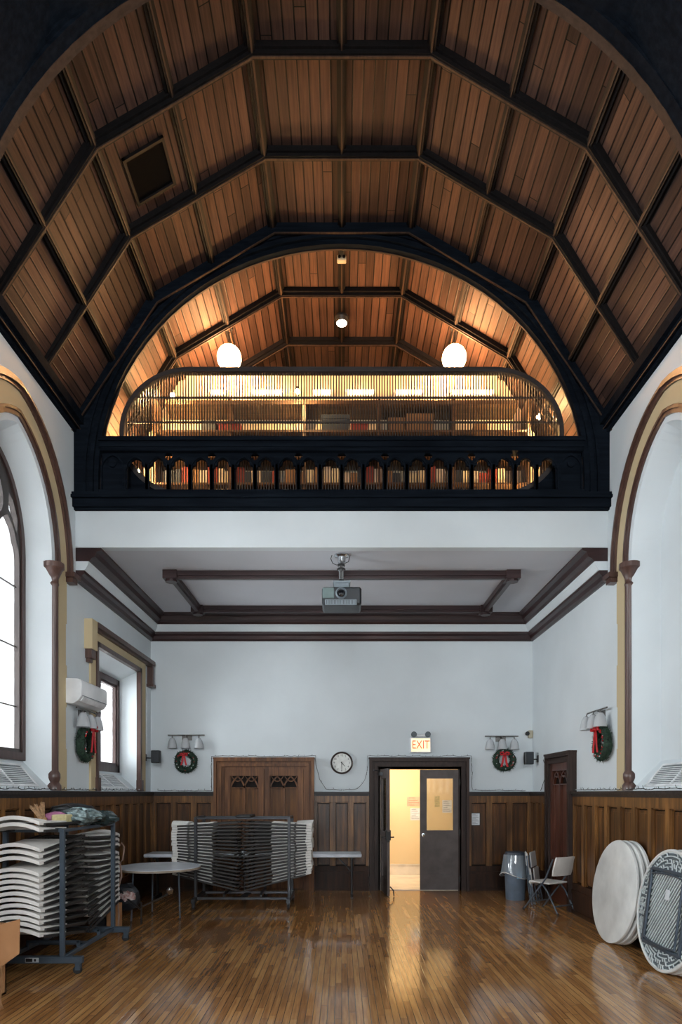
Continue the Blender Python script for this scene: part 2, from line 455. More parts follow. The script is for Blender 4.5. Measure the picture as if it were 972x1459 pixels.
def big_reveal(s, yc):
    """big arched window or blind arch: opening loop on the wall and on the recessed plane"""
    a = arch_pts(.82, 4.5, 5.69, 1.78, yc, .3); c = arch_pts(.71, 4.5, 5.55, 2.13, yc, .7)
    return a, c
def side_wall(s):
    mp = side(s); b = B()
    outer = [(REAR, 0), (BACK+.1, 0), (BACK+.1, 6.55), (REAR, 6.55)]
    holes = []
    for yc in (6.95, 3.85, .75, -2.35): holes.append(big_reveal(s, yc)[0])
    if s < 0: holes.append([(9.14, 1.78), (11.06, 1.78), (11.06, 3.81), (9.14, 3.81)])
    b.plate([outer]+holes, mp, 0, -.02)
    for yc in (6.95, 3.85, .75, -2.35):
        a, c = big_reveal(s, yc); n = len(a)
        D = -.30
        blind = (s > 0 and yc == 6.95)
        for i in range(n):
            j = (i+1) % n
            b.add([mp(*a[i], 0), mp(*a[j], 0), mp(*c[j], D), mp(*c[i], D)], [(0,1,2,3)])
        if blind: b.plate([c], mp, D, D-.02)
    if s < 0:
        a = [(9.14, 1.78), (11.06, 1.78), (11.06, 3.81), (9.14, 3.81)]; c = [(9.2, 2.09), (11.08, 2.09), (11.08, 3.65), (9.2, 3.65)]
        for i in range(4):
            j = (i+1) % 4; b.add([mp(*a[i], 0), mp(*a[j], 0), mp(*c[j], -.35), mp(*c[i], -.35)], [(0,1,2,3)])
    return struct(b.build('wall_left' if s < 0 else 'wall_right', 'wall', smooth=False))
side_wall(-1); side_wall(1)
# back wall: up to the loft floor, opening for the double door
b = B(); b.plate([[(-W, 0), (.69, 0), (.69, 2.19), (2.13, 2.19), (2.13, 0), (W, 0), (W, 4.95), (-W, 4.95)]], mpB, 0, -.15)
struct(b.build('wall_back', 'wall', smooth=False))
# rear wall; its big unseen window is added for frontal fill light
b = B(); b.plate([[(-W, 0), (W, 0), (W, 6.55), (2.47, 8.2), (.9, 9.1), (-.9, 9.1), (-2.47, 8.2), (-W, 6.55)], [(-2.5, 2.3), (2.5, 2.3), (2.5, 6.5), (-2.5, 6.5)]],
              lambda u, v, w_: V((u, REAR+w_, v)), 0, -.15)
struct(b.build('wall_rear', 'wall', smooth=False))
# alcove beam face and its ceiling
struct(B().box(-W, W, ARCH, ARCH+.12, 4.93, 5.5).build('wall_beam', 'wall', smooth=False))
struct(B().box(-W, W, ARCH+.12, BACK, 4.93, 4.98).build('ceiling_alcove', 'ceil2', smooth=False))
struct(B().box(-W, W, ARCH+.05, BACK+.1, 5.44, 5.5).build('floor_loft', 'loftf', smooth=False))
b = B(); b.plate([[(-W, 5.0), (W, 5.0), (W, 6.55), (2.47, 8.2), (.9, 9.1), (-.9, 9.1), (-2.47, 8.2), (-W, 6.55)]], lambda u, v, w_: V((u, BACK-w_, v)), 0, -.1)
struct(b.build('wall_loft', 'loftw', smooth=False))

# boarded ceiling, five facets
PR = [(-3.45, 6.52), (-2.47, 8.13), (-.9, 9.06), (.9, 9.06), (2.47, 8.13), (3.45, 6.52)]
b = B(); uv = []; u0 = 0
for i in range(5):
    (xa, za), (xb, zb) = PR[i], PR[i+1]; L = sqrt((xb-xa)**2+(zb-za)**2)
    b.add([(xa, REAR, za), (xb, REAR, zb), (xb, BACK+.1, zb), (xa, BACK+.1, za)], [(0,1,2,3)])
    n = max(1, round(L/.112)); uu = n*.112
    uv += [(u0, REAR), (u0+uu, REAR), (u0+uu, BACK), (u0, BACK)]; u0 += uu
b.uv = uv; struct(b.build('ceiling', 'boards', smooth=False))
# roof shell above, keeps daylight out
b = B()
for i in range(5):
    (xa, za), (xb, zb) = PR[i], PR[i+1]
    b.add([(xa*1.05, REAR-.2, za+.12), (xb*1.05, REAR-.2, zb+.12), (xb*1.05, BACK+.3, zb+.12), (xa*1.05, BACK+.3, za+.12)], [(0,1,2,3)])
struct(b.build('ceiling_roof', 'hatch', smooth=False))

tn = [0]
def trim(b, m, **k):
    tn[0] += 1; return struct(b.build('trim_%d' % tn[0], m, smooth=False, **k))
def inward(i):  # facet inward normal
    (xa, za), (xb, zb) = PR[i], PR[i+1]; d = V((xb-xa, 0, zb-za)).normalized(); return V((d.z, 0, -d.x))
# purlins along the length
def purlin(x, z, nrm, wd=.075, dp=.10):
    t = V((nrm.z, 0, -nrm.x)); o = V((x, 0, z))
    for (w2, d0, d1, mm) in ((wd, 0, dp*.55, 'rib'), (wd*.55, dp*.5, dp, 'rib'), (wd*.16, dp*.98, dp*1.14, 'ribedge')):
        yield w2, d0, d1, mm, o, t
def rail(nodes, nrm, wd=.075, dp=.10, y0=REAR, y1=BACK):
    for mm in ('rib', 'ribedge'):
        b = B()
        for (w2, d0, d1, m2, o, t) in purlin(nodes[0], nodes[1], nrm, wd, dp):
            if m2 != mm: continue
            c = [o+t*(-w2)+nrm*d0, o+t*w2+nrm*d0, o+t*w2+nrm*d1, o+t*(-w2)+nrm*d1]
            vs = [(p.x, y0, p.z) for p in c]+[(p.x, y1, p.z) for p in c]
            b.add(vs, [(0,1,2,3), (7,6,5,4), (0,1,5,4), (1,2,6,5), (2,3,7,6), (3,0,4,7)])
        trim(b, mm)
for i in range(5):
    n = inward(i); (xa, za), (xb, zb) = PR[i], PR[i+1]
    rail(((xa+xb)/2, (za+zb)/2), n, .05, .07)
for i in range(1, 5):
    n = (inward(i-1)+inward(i)).normalized(); rail(PR[i], n, .06, .09)
# transverse ribs
def inset(d):
    pts = []
    for i, p in enumerate(PR):
        if i == 0: n = inward(0); q = V((p[0], 0, p[1])) + V((0, 0, 0)); k = d; pts.append((p[0], p[1]-d*.85)); continue
        if i == 5: pts.append((p[0], p[1]-d*.85)); continue
        n1, n2 = inward(i-1), inward(i); n = (n1+n2); n = n/n.length; k = d/n.dot(n1); pts.append((p[0]+n.x*k, p[1]+n.z*k))
    return pts
def rib(y, wd, dp, edge=True):
    b = B()
    for (h, d0, d1) in ((wd, 0, dp*.6), (wd*.55, dp*.55, dp)):
        A, C = inset(d0), inset(d1)
        strip_plate(b, A, C, lambda u, v, w_: V((u, y+w_, v)), -h, h)
    trim(b, 'rib')
    if edge:
        b = B(); strip_plate(b, inset(dp), inset(dp*1.12), lambda u, v, w_: V((u, y+w_, v)), -wd*.16, wd*.16); trim(b, 'ribedge')
for k in range(-1, 14):
    y = ARCH-3*BAY*3 + k*BAY
    if y > BACK-.2: break
    if abs((y-ARCH)/(3*BAY)-round((y-ARCH)/(3*BAY))) < .01: continue
    rib(y, .055, .10)
# wall plates below the ceiling
for s in (-1, 1):
    b = B()
    for (p, z0, z1) in ((.04, 6.40, 6.6), (.08, 6.44, 6.6), (.13, 6.49, 6.62)):
        b.box(min(s*W, s*(W-p)), max(s*W, s*(W-p)), REAR, BACK, z0, z1)
    trim(b, 'black')
    b = B(); b.box(min(s*(W-.08), s*(W-.09)), max(s*(W-.08), s*(W-.09)), REAR, BACK, 6.43, 6.44); trim(b, 'ribedge')

# arch trusses
def ell(a, bb, n=40, zc=5.84, zb=5.58):
    pts = [(a, zb)]
    for i in range(n+1):
        t = pi*i/n; pts.append((a*cos(t), zc+bb*sin(t)))
    pts.append((-a, zb)); return pts
for yc in (ARCH, ARCH-3*BAY, ARCH-6*BAY, ARCH-9*BAY):
    zb = 5.58 if yc == ARCH else 4.9
    b = B(); inner = ell(3.135, 2.98, zb=zb) if yc == ARCH else ell(3.185, 3.035, zb=zb)
    loop = inner + [(-W+.001, zb)] + [(p[0], p[1]) for p in inset(.01)] + [(W-.001, zb)]
    mp = lambda u, v, w_: V((u, yc+w_, v))
    b.plate([loop], mp, -.05, .02 if yc == ARCH else .13)
    # raised mouldings following the arch and the ceiling line
    strip_plate(b, ell(3.19, 3.04, zb=zb), ell(3.24, 3.09, zb=zb), mp, -.09, .1)
    strip_plate(b, ell(3.29, 3.14, zb=zb), ell(3.32, 3.17, zb=zb), mp, -.07, .1)
    if True:
        n_ = 13
    A, C = inset(.09), inset(.15); strip_plate(b, A, C, mp, -.12, .1)
    if yc != ARCH: strip_plate(b, inset(.0), inset(.22), mp, -.62, -.05)  # added black box under the ceiling, darkens the upper corners
    A, C = inset(.0), inset(.09); strip_plate(b, A, C, mp, -.09, .1)
    struct(b.build('arch_truss', 'black', smooth=False)).name = 'trim_%d' % (tn[0]+1); tn[0] += 1
    if yc == ARCH:
        b = B(); strip_plate(b, ell(3.125, 2.97, zb=zb), ell(3.19, 3.04, zb=zb), mp, .02, .045); trim(b, 'archedge')  # browner back edge, loft light on the arch put into the colour
    else:
        b = B(); strip_plate(b, ell(3.15, 3.0, zb=zb), ell(3.19, 3.04, zb=zb), mp, .05, .13); trim(b, 'archedge')
        b = B(); strip_plate(b, ell(3.155, 3.005, zb=zb), ell(3.19, 3.04, zb=zb), mp, -.06, .05); trim(b, 'black')
    b = B(); strip_plate(b, inset(.152), inset(.162), mp, -.125, -.10); trim(b, 'ribedge')

# ledge of the balcony
b = B(); b.box(-W, W, ARCH-.10, ARCH+.05, 5.42, 5.52); b.box(-W-.0, W, ARCH-.15, ARCH+.05, 5.52, 5.555); b.box(-W, W, ARCH-.12, ARCH+.12, 5.555, 5.60)
b.box(-W, W, ARCH-.05, ARCH, 5.40, 5.43); trim(b, 'black')

# alcove cornices
def cornice(prof, m, y_end=ARCH+.01):
    """profile (inset from wall, z); runs left wall -> back -> right wall"""
    st = [lambda d: V((-W+d, y_end, 0)), lambda d: V((-W+d, BACK-d, 0)), lambda d: V((W-d, BACK-d, 0)), lambda d: V((W-d, y_end, 0))]
    n = len(prof); vs = []
    for f in st:
        for d, z in prof: p = f(d); vs.append((p.x, p.y, z))
    fs = []
    for i in range(3):
        for k in range(n): fs.append((i*n+k, i*n+(k+1) % n, (i+1)*n+(k+1) % n, (i+1)*n+k))
    fs += [list(range(n)), [3*n+k for k in range(n)]]
    b = B(); b.add(vs, fs); return trim(b, m)
cornice([(.0, 4.93), (.33, 4.93), (.33, 4.90), (.27, 4.88), (.25, 4.82), (.20, 4.79), (.18, 4.755), (.0, 4.755)], 'crown')
cornice([(.0, 4.755), (.17, 4.755), (.165, 4.72), (.12, 4.64), (.0, 4.64)], 'wall')
cornice([(.0, 4.64), (.11, 4.64), (.11, 4.60), (.075, 4.57), (.06, 4.52), (.03, 4.49), (.0, 4.49)], 'crown')
# rectangular ceiling frame with corner blocks
b = B(); X, Y0, Y1 = 2.45, 9.38, 11.12
for (x0, x1, y0, y1) in ((-X, X, Y0-.06, Y0+.06), (-X, X, Y1-.06, Y1+.06), (-X-.06, -X+.06, Y0, Y1), (X-.06, X+.06, Y0, Y1)):
    b.box(x0, x1, y0, y1, 4.86, 4.93); cx0, cx1, cy0, cy1 = x0, x1, y0, y1
    if x1-x0 > 1: b.box(x0, x1, y0+.03, y1-.03, 4.82, 4.86)
    else: b.box(x0+.03, x1-.03, y0, y1, 4.82, 4.86)
for sx in (-1, 1):
    for yy in (Y0, Y1):
        b.box(sx*X-.10, sx*X+.10, yy-.10, yy+.10, 4.81, 4.93); b.lathe([(.085, 4.78), (.085, 4.81)], (sx*X, yy, 0), 12)
trim(b, 'crown')

# ------------------------------------------------------------------ balcony arcade, screen
bal = thing('arcaded_balustrade', 'black timber balcony front pierced by a row of little gothic arches', 'balustrade', (0, ARCH, 5.6))
mp = lambda u, v, w_: V((u, ARCH+.02+w_, v))
PITCH = .281; hw = .118
def gothic(xc, hw, z0, zs, za, cusp=True):
    pts = [(xc+hw, z0)]; n = 8; h = za-zs
    Rr = (h*h+hw*hw)/(2*hw); c = Rr-hw
    half = []
    for i in range(n+1):
        x = hw*cos(pi/2*i/n); z = zs+sqrt(max(0, Rr*Rr-(c+x)**2)); half.append([x, z])
    if cusp: half[3][0] -= .018; half[3][1] -= .018; half[4][0] -= .01; half[4][1] -= .02
    pts += [(xc+x, z) for x, z in half]+[(xc-x, z) for x, z in half[:-1]][::-1]+[(xc-hw, z0)]
    return pts
holes = []; cx = [(-9.5+i)*PITCH for i in range(20)]
for x in cx: holes.append(gothic(x, .114, 5.64, 5.95, 6.09))
for i in range(0, 19):
    if i % 2 == 1:
        xm = (cx[i]+cx[i+1])/2; L = []
        for k in range(24):
            a = 2*pi*k/24; r = .042*(1+.28*abs(cos(2*a))); L.append((xm+r*cos(a), 6.125+r*sin(a)))
        holes.append(L)
b = B(); b.plate([[(-3.12, 5.6), (3.12, 5.6), (3.12, 6.2), (-3.12, 6.2)]]+holes, mp, .0, .04)
for x in cx:      # raised edges and mullions
    for q in (-1, 1): b.box(x+q*PITCH/2-.014, x+q*PITCH/2+.014, ARCH-.01, ARCH+.03, 5.6, 6.0)
    g0 = gothic(x, .116, 5.66, 5.95, 6.095, False)[1:-1]; g1 = gothic(x, .130, 5.66, 5.95, 6.115, False)[1:-1]
    strip_plate(b, g0, g1, mp, -.025, 0)
for s in (-1, 1):  # wide blind end panels
    g0 = gothic(s*2.97, .13, 5.62, 5.95, 6.12, False); g1 = gothic(s*2.97, .15, 5.62, 5.95, 6.15, False)
    strip_plate(b, g0, g1, mp, -.03, 0)
    b.lathe([(.05, -.03), (.05, .02)], (s*2.97, ARCH+.02, 6.02), 14, 'y')
for i in range(0, 19, 2):
    xm = (cx[i]+cx[i+1])/2
    L0 = gothic(xm, PITCH*.98, 5.95, 5.95, 6.19, False)[1:-1]; L1 = gothic(xm, PITCH*.98-.018, 5.95, 5.95, 6.172, False)[1:-1]
b.build('pierced_panel', 'black', bal, True, smooth=False)
b = B(); b.box(-3.12, 3.12, ARCH-.07, ARCH+.12, 6.20, 6.30); b.box(-3.12, 3.12, ARCH-.10, ARCH+.14, 6.27, 6.32); b.box(-3.12, 3.12, ARCH-.05, ARCH+.1, 6.16, 6.2)
b.build('top_rail', 'black', bal, True, smooth=False)
b = B(); b.box(-3.12, 3.12, ARCH-.08, ARCH+.1, 5.6, 5.645); b.build('bottom_rail', 'black', bal, True, smooth=False)

SY = 8.72
scr = thing('slatted_screen', 'wide rounded timber screen of thin upright slats standing behind the balcony front', 'screen', (0, SY, 5.6))
def stadium(hx, z0, z1, rx, rz, n=14):
    pts = []
    for (sx, sz, a0) in ((1, 1, 0), (-1, 1, 90), (-1, -1, 180), (1, -1, 270)):
        cx_, cz = sx*(hx-rx), (z1-rz if sz > 0 else z0+rz)
        for k in range(n+1):
            a = R(a0+90*k/n); pts.append((cx_+rx*cos(a), cz+rz*sin(a)))
    return pts
mps = lambda u, v, w_: V((u, SY+w_, v))
S0 = stadium(2.96, 5.68, 7.42, .93, .86); S1 = stadium(2.90, 5.74, 7.36, .87, .80)
b = B(); strip_plate(b, S0+[S0[0]], S1+[S1[0]], mps, -.04, .04); b.build('rounded_frame', 'screenf', scr, True)
# solid black boarding outside the lower curves
S2 = stadium(2.955, 5.685, 7.42, .925, .855)
low = [p for p in S2 if p[1] <= 6.52]
for s in (-1, 1):
    q = sorted([p for p in low if p[0]*s > 2.0], key=lambda p: p[1])
    b = B(); b.plate([[(q[0][0], 5.5)]+q+[(s*3.12, q[-1][1]), (s*3.12, 5.5)]], mps, -.03, .0)
    b.build('solid_corner_panel', 'black', scr, True, smooth=False)
    b = B(); q2 = [(p[0], p[1]) for p in q]; q3 = [(p[0]+s*.0-.0, p[1]-.0) for p in q]
def zrange(x):
    ax = abs(x); hx, rx, rz = 2.90, .87, .80
    if ax <= hx-rx: return 5.74, 7.36
    t = (ax-(hx-rx))/rx; h = rz*sqrt(max(0, 1-t*t)); return 5.74+rz-h, 7.36-rz+h
ns = 161; SP = 5.78/ns
base = B().box(-.007, .007, -.007, .007, 0, 1).build('slat', 'slat', scr, smooth=False)
outer = B(); firstslat = True
idx = [(-(ns-1)/2+i) for i in range(ns)]
for q in idx:
    x = q*SP; z0, z1 = zrange(x)
    if z1-z0 < .1: continue
    if abs(q) < 50:
        o = base if firstslat else base.copy()
        if not firstslat: col.objects.link(o); o.parent = scr
        firstslat = False; o.location = (x, 0, z0-5.6); o.scale = (1, 1, z1-z0)
    else: outer.box(x-.007, x+.007, SY-.007, SY+.007, z0, z1)
outer.build('outer_slats', 'slat', scr, True, smooth=False)['kind'] = 'stuff'
for z in (6.71, 7.04):
    x = 2.90 if z < 6.8 else 2.74
    B().box(-x, x, SY+.007, SY+.022, z-.012, z+.012).build('cross_rail', 'screenf', scr, True, smooth=False)

# ------------------------------------------------------------------ wainscot
def wains(u0, u1, mp, pitch=.40, flip=1):
    b = B(); d = B(); c = B(); fl = B(); bk = B()
    def bx(bb, a0, a1, v0, v1, w0, w1):
        ps = [mp(a, v, w_) for a in (a0, a1) for v in (v0, v1) for w_ in (w0, w1)]
        x = [p.x for p in ps]; y = [p.y for p in ps]; z = [p.z for p in ps]
        bb.box(min(x), max(x), min(y), max(y), min(z), max(z))
    bx(bk, u0, u1, .3, 1.70, 0, .012)
    n = max(1, round((u1-u0)/pitch)); pp = (u1-u0)/n
    for i in range(n+1):
        c0 = u0+i*pp; wd = .045
        a, e = max(u0, c0-wd), min(u1, c0+wd)
        bx(b, a, e, .36, 1.66, .012, .065)
    for i in range(n):          # raised fields
        a, e = u0+i*pp+.085, u0+(i+1)*pp-.085
        if e-a > .05: bx(fl, a-.02, e+.02, .465, 1.555, .012, .026); bx(fl, a+.01, e-.01, .50, 1.52, .026, .036)
        # thin inner bead
        for q in (u0+i*pp+.045, u0+(i+1)*pp-.055): bx(b, q, q+.01, .44, 1.58, .012, .045)
        bx(b, u0+i*pp+.045, u0+(i+1)*pp-.045, 1.572, 1.585, .012, .045)
    bx(b, u0, u1, 1.585, 1.70, .012, .066); 
    bx(d, u0, u1, .34, .44, .012, .066)
    bx(d, u0, u1, 0, .30, 0, .07); bx(d, u0, u1, .30, .345, 0, .085); bx(d, u0, u1, 0, .05, .07, .085)
    bx(c, u0, u1, 1.70, 1.735, 0, .075); bx(c, u0, u1, 1.735, 1.775, 0, .10)
    trim(b, 'wains'); trim(fl, 'wainsp'); trim(bk, 'wainsb'); trim(d, 'wainsd'); trim(c, 'cap')
for s in (-1, 1):
    mp = side(s)
    if s < 0: wains(REAR, BACK-.06, mp)
    else:
        wains(REAR, 9.56, mp); wains(10.75, BACK-.06, mp, .3)
wains(-W+.06, -2.30, mpB); wains(-.49, .49, mpB, .33); wains(2.285, W-.06, mpB)

# ------------------------------------------------------------------ windows
def bxm(bb, mp, a0, a1, v0, v1, w0, w1):
    ps = [mp(a, v, w_) for a in (a0, a1) for v in (v0, v1) for w_ in (w0, w1)]
    bb.box(min(p.x for p in ps), max(p.x for p in ps), min(p.y for p in ps), max(p.y for p in ps), min(p.z for p in ps), max(p.z for p in ps))
wn = [0]
def surround(s, yc):
    mp = side(s); top = lambda hw, ap, k=.5, base=4.5: arch_pts(hw, 4.5, ap, base, yc, k)[1:-1]
    b = B()
    strip_plate(b, top(1.33, 6.14, .6), top(1.28, 6.09, .6), mp, 0, .04)
    strip_plate(b, top(1.28, 6.09, .6), top(1.25, 6.06, .6), mp, 0, .07); strip_plate(b, top(1.25, 6.06, .6), top(1.215, 6.025, .6), mp, 0, .04)
    strip_plate(b, top(.99, 5.83, .35), top(.955, 5.795, .35), mp, 0, .035); strip_plate(b, top(.955, 5.795, .35), top(.905, 5.75, .35), mp, 0, .022)
    for q in (-1, 1):           # label stops, at the foot of the hood mould
        bxm(b, mp, yc+q*1.255-.10, yc+q*1.255+.10, 4.44, 4.50, 0, .13); bxm(b, mp, yc+q*1.255-.07, yc+q*1.255+.07, 4.38, 4.44, 0, .10)
    trim(b, 'colo')
    b = B(); strip_plate(b, top(1.215, 6.025, .6), top(.99, 5.83, .35), mp, 0, .012)
    for q in (-1, 1):           # quoined cream jambs
        k = 0; z = 1.78
        while z < 4.5:
            wd = .20 if k % 2 else .225
            a0, a1 = (yc+q*.97, yc+q*(.97+wd)); bxm(b, mp, min(a0, a1), max(a0, a1), z, min(z+.52, 4.5), 0, .018); z += .52; k += 1
    trim(b, 'cream')
    b = B()
    for q in (-1, 1):           # slim colonettes
        c = mp(yc+q*.87, 0, .0); x, y = c.x, c.y
        b.lathe([(.085, 1.78), (.085, 1.84), (.06, 1.88), (.075, 1.93), (.075, 1.98), (.052, 2.02), (.05, 4.22), (.062, 4.25), (.05, 4.28), (.055, 4.32), (.10, 4.42), (.12, 4.44), (.12, 4.50)], (x, y, 0), 16)
    tn[0] += 1; struct(b.build('trim_%d' % tn[0], 'colo'))
def big_window(s, yc):
    mp = side(s); wn[0] += 1
    root = sempty('window_%d' % wn[0]); D = -.30
    out = arch_pts(.71, 4.5, 5.55, 2.13, yc, .7); inn = arch_pts(.64, 4.5, 5.48, 2.22, yc, .7)
    b = B(); strip_plate(b, out+[out[0]], inn+[inn[0]], mp, D-.06, D+.04); b.build('window_frame', 'frame', root)
    holes = []
    for q in (-1, 1): holes.append([(yc+q*.33+(u-yc), v) for u, v in gothic(yc, .27, 2.26, 4.42, 4.86)])
    ves = []
    for k in range(20):
        a = 2*pi*k/20; ves.append((yc+.24*sin(a)*(1-.15*cos(a)), 5.02+.27*cos(a)))
    holes.append(ves)
    for q in (-1, 1): holes.append([(yc+q*.36, 4.93), (yc+q*.42, 4.88), (yc+q*.55, 4.72), (yc+q*.56, 4.9), (yc+q*.46, 5.06), (yc+q*.36, 5.12)])
    lp = arch_pts(.65, 4.5, 5.49, 2.2, yc, .7)
    b = B(); b.plate([lp]+holes, mp, D-.04, D+.02); b.build('tracery', 'trac', root, smooth=False)
    b = B()
    for z in (2.75, 3.44, 4.13): bxm(b, mp, yc-.62, yc+.62, z-.007, z+.007, D-.03, D-.015)
    b.build('glazing_bars', 'trac', root, smooth=False)
    b = B(); b.plate([lp], mp, D-.022, D-.026); b.build('window_pane', 'pane', root, smooth=False)
def sill_grille(s, y0, y1, za, zb, D, name='sill_grille'):
    """sloping vent grille lying on the window sill"""
    lab = {(-1, True): 'white louvred heating grille on the sloping sill of the tall left window',
           (-1, False): 'white louvred grille on the sloping sill of the small square left window',
           (1, True): 'white louvred heating grille on the sloping sill of the blind right arch'}[(s, y1 < 9)]
    mp = side(s); L = sqrt((zb-za)**2+D*D); nx, nz = (zb-za)/L, D/L
    g = thing(name, lab, 'grille', mp((y0+y1)/2, za, 0), 0, None)
    f = lambda u, t, h: mp(u, za+(zb-za)*t+nz*h, -D*t+nx*h)
    b = B()
    def bar(a0, a1, t0, t1, h0, h1): b.add([f(a, t, h) for a in (a0, a1) for t in (t0, t1) for h in (h0, h1)], [(0,1,3,2), (4,6,7,5), (0,4,5,1), (2,3,7,6), (0,2,6,4), (1,5,7,3)])
    bar(y0, y0+.03, .12, .85, .001, .014); bar(y1-.03, y1, .12, .85, .001, .014); bar(y0, y1, .12, .18, .001, .014); bar(y0, y1, .79, .85, .001, .014); bar((y0+y1)/2-.012, (y0+y1)/2+.012, .18, .79, .001, .013)
    b.build('grille_frame', 'white', g, True, smooth=False)
    b = B()
    for i in range(9): bar(y0+.03, y1-.03, .21+i*.063, .235+i*.063, .004, .011)
    b.build('louvres', 'white', g, True, smooth=False)
    b = B(); bar(y0+.03, y1-.03, .18, .79, .0008, .003); b.build('backing', 'plgrey', g, True, smooth=False)
for yc in (6.95, 3.85, .75, -2.35):
    surround(-1, yc); surround(1, yc); big_window(-1, yc)
    if yc != 6.95: big_window(1, yc)
sill_grille(-1, 6.4, 7.5, 1.78, 2.13, .30); sill_grille(1, 6.4, 7.5, 1.78, 2.13, .30); sill_grille(-1, 9.5, 10.7, 1.78, 2.09, .35)
# added rear window behind the camera, lets in the fill light
wn[0] += 1; root = sempty('window_%d' % wn[0])
b = B()
for x in (-2.5, -1.25, 0, 1.25, 2.5): b.box(x-.05, x+.05, REAR-.1, REAR-.03, 2.3, 6.5)
for z in (2.3, 4.4, 6.5): b.box(-2.5, 2.5, REAR-.1, REAR-.03, z-.05, z+.05)
b.build('window_frame', 'frame', root, smooth=False)
B().box(-2.5, 2.5, REAR-.07, REAR-.065, 2.3, 6.5).build('window_pane', 'pane', root, smooth=False)
# small square-headed window of the alcove
wn[0] += 1; root = sempty('window_%d' % wn[0]); mp = mpL; D = -.35
b = B()
for (a0, a1, v0, v1) in ((9.2, 9.28, 2.09, 3.65), (11.0, 11.08, 2.09, 3.65), (9.2, 11.08, 2.09, 2.2), (9.2, 11.08, 3.56, 3.65), (10.10, 10.22, 2.2, 3.56)): bxm(b, mp, a0, a1, v0, v1, D-.06, D+.03)
for (a0, a1) in ((10.22, 11.0), (9.28, 10.10)):
    for (p0, p1, v0, v1) in ((a0, a0+.035, 2.2, 3.56), (a1-.035, a1, 2.2, 3.56), (a0, a1, 2.2, 2.25), (a0, a1, 3.52, 3.56)): bxm(b, mp, p0, p1, v0, v1, D-.05, D)
b.build('window_frame', 'frame', root, smooth=False)
b = B(); bxm(b, mp, 9.25, 11.05, 2.15, 3.6, D-.03, D-.025); b.build('window_pane', 'pane', root, smooth=False)
b = B(); bxm(b, mp, 9.1, 11.1, 2.05, 2.09, D-.05, D+.06); trim(b, 'wall')
b = B()
bxm(b, mp, 8.91, 9.13, 1.78, 4.02, 0, .03); bxm(b, mp, 11.07, 11.38, 1.78, 4.02, 0, .03); bxm(b, mp, 9.1, 11.1, 3.85, 4.02, 0, .03)
bxm(b, mp, 8.74, 8.93, 3.69, 4.09, 0, .11); trim(b, 'cream')
b = B()
bxm(b, mp, 8.93, 11.67, 4.02, 4.09, 0, .12); bxm(b, mp, 8.93, 11.67, 3.99, 4.02, 0, .08)
bxm(b, mp, 11.57, 11.67, 3.68, 4.09, 0, .10); bxm(b, mp, 11.53, 11.70, 3.63, 3.68, 0, .12); bxm(b, mp, 8.77, 8.92, 3.57, 3.69, 0, .09); bxm(b, mp, 8.8, 8.89, 3.52, 3.57, 0, .06)
bxm(b, mp, 11.04, 11.12, 1.95, 3.87, -.02, .05); bxm(b, mp, 9.08, 9.15, 1.95, 3.87, -.02, .05); bxm(b, mp, 9.08, 11.12, 3.80, 3.87, -.02, .05)
bxm(b, mp, 11.02, 11.14, 1.78, 1.97, -.02, .07); bxm(b, mp, 9.06, 9.17, 1.78, 1.97, -.02, .07)
trim(b, 'colo')

# ------------------------------------------------------------------ doors
def case(x0, x1, top, mp, m, wd=.19):
    b = B()
    for (o, i, w1) in ((0, .05, .12), (.05, .09, .07), (.09, .14, .10), (.14, wd, .06)):
        bxm(b, mp, x0+o, x0+i, 0, top-o, 0, w1); bxm(b, mp, x1-i, x1-o, 0, top-o, 0, w1); bxm(b, mp, x0+i, x1-i, top-i, top-o, 0, w1)
    bxm(b, mp, x0-.01, x1+.01, top-.01, top+.02, 0, .13)
    return trim(b, m)
def tracery(b, mp, a0, a1, z0, z1, w0, w1):
    """blind gothic tracery: two pointed arches with cusps"""
    m = (a0+a1)/2; t = .014
    for (p, q) in ((a0, m), (m, a1)):
        c = (p+q)/2; h = (q-p)/2
        for s in (-1, 1):
            pts = [(c+s*h*(1-(k/6)**1.6), z0+(z1-z0)*(k/6)) for k in range(7)]
            strip_plate(b, [(u-t, v) for u, v in pts], [(u+t, v) for u, v in pts], mp, w0, w1)
            pts = [(c+s*h*(k/6)*.9, z0+(z1-z0)*(.55+.45*(k/6)**2)) for k in range(7)]
            strip_plate(b, [(u, v-t*.7) for u, v in pts], [(u, v+t*.7) for u, v in pts], mp, w0, w1)
    bxm(b, mp, a0, a1, z0-.012, z0+.004, w0, w1)
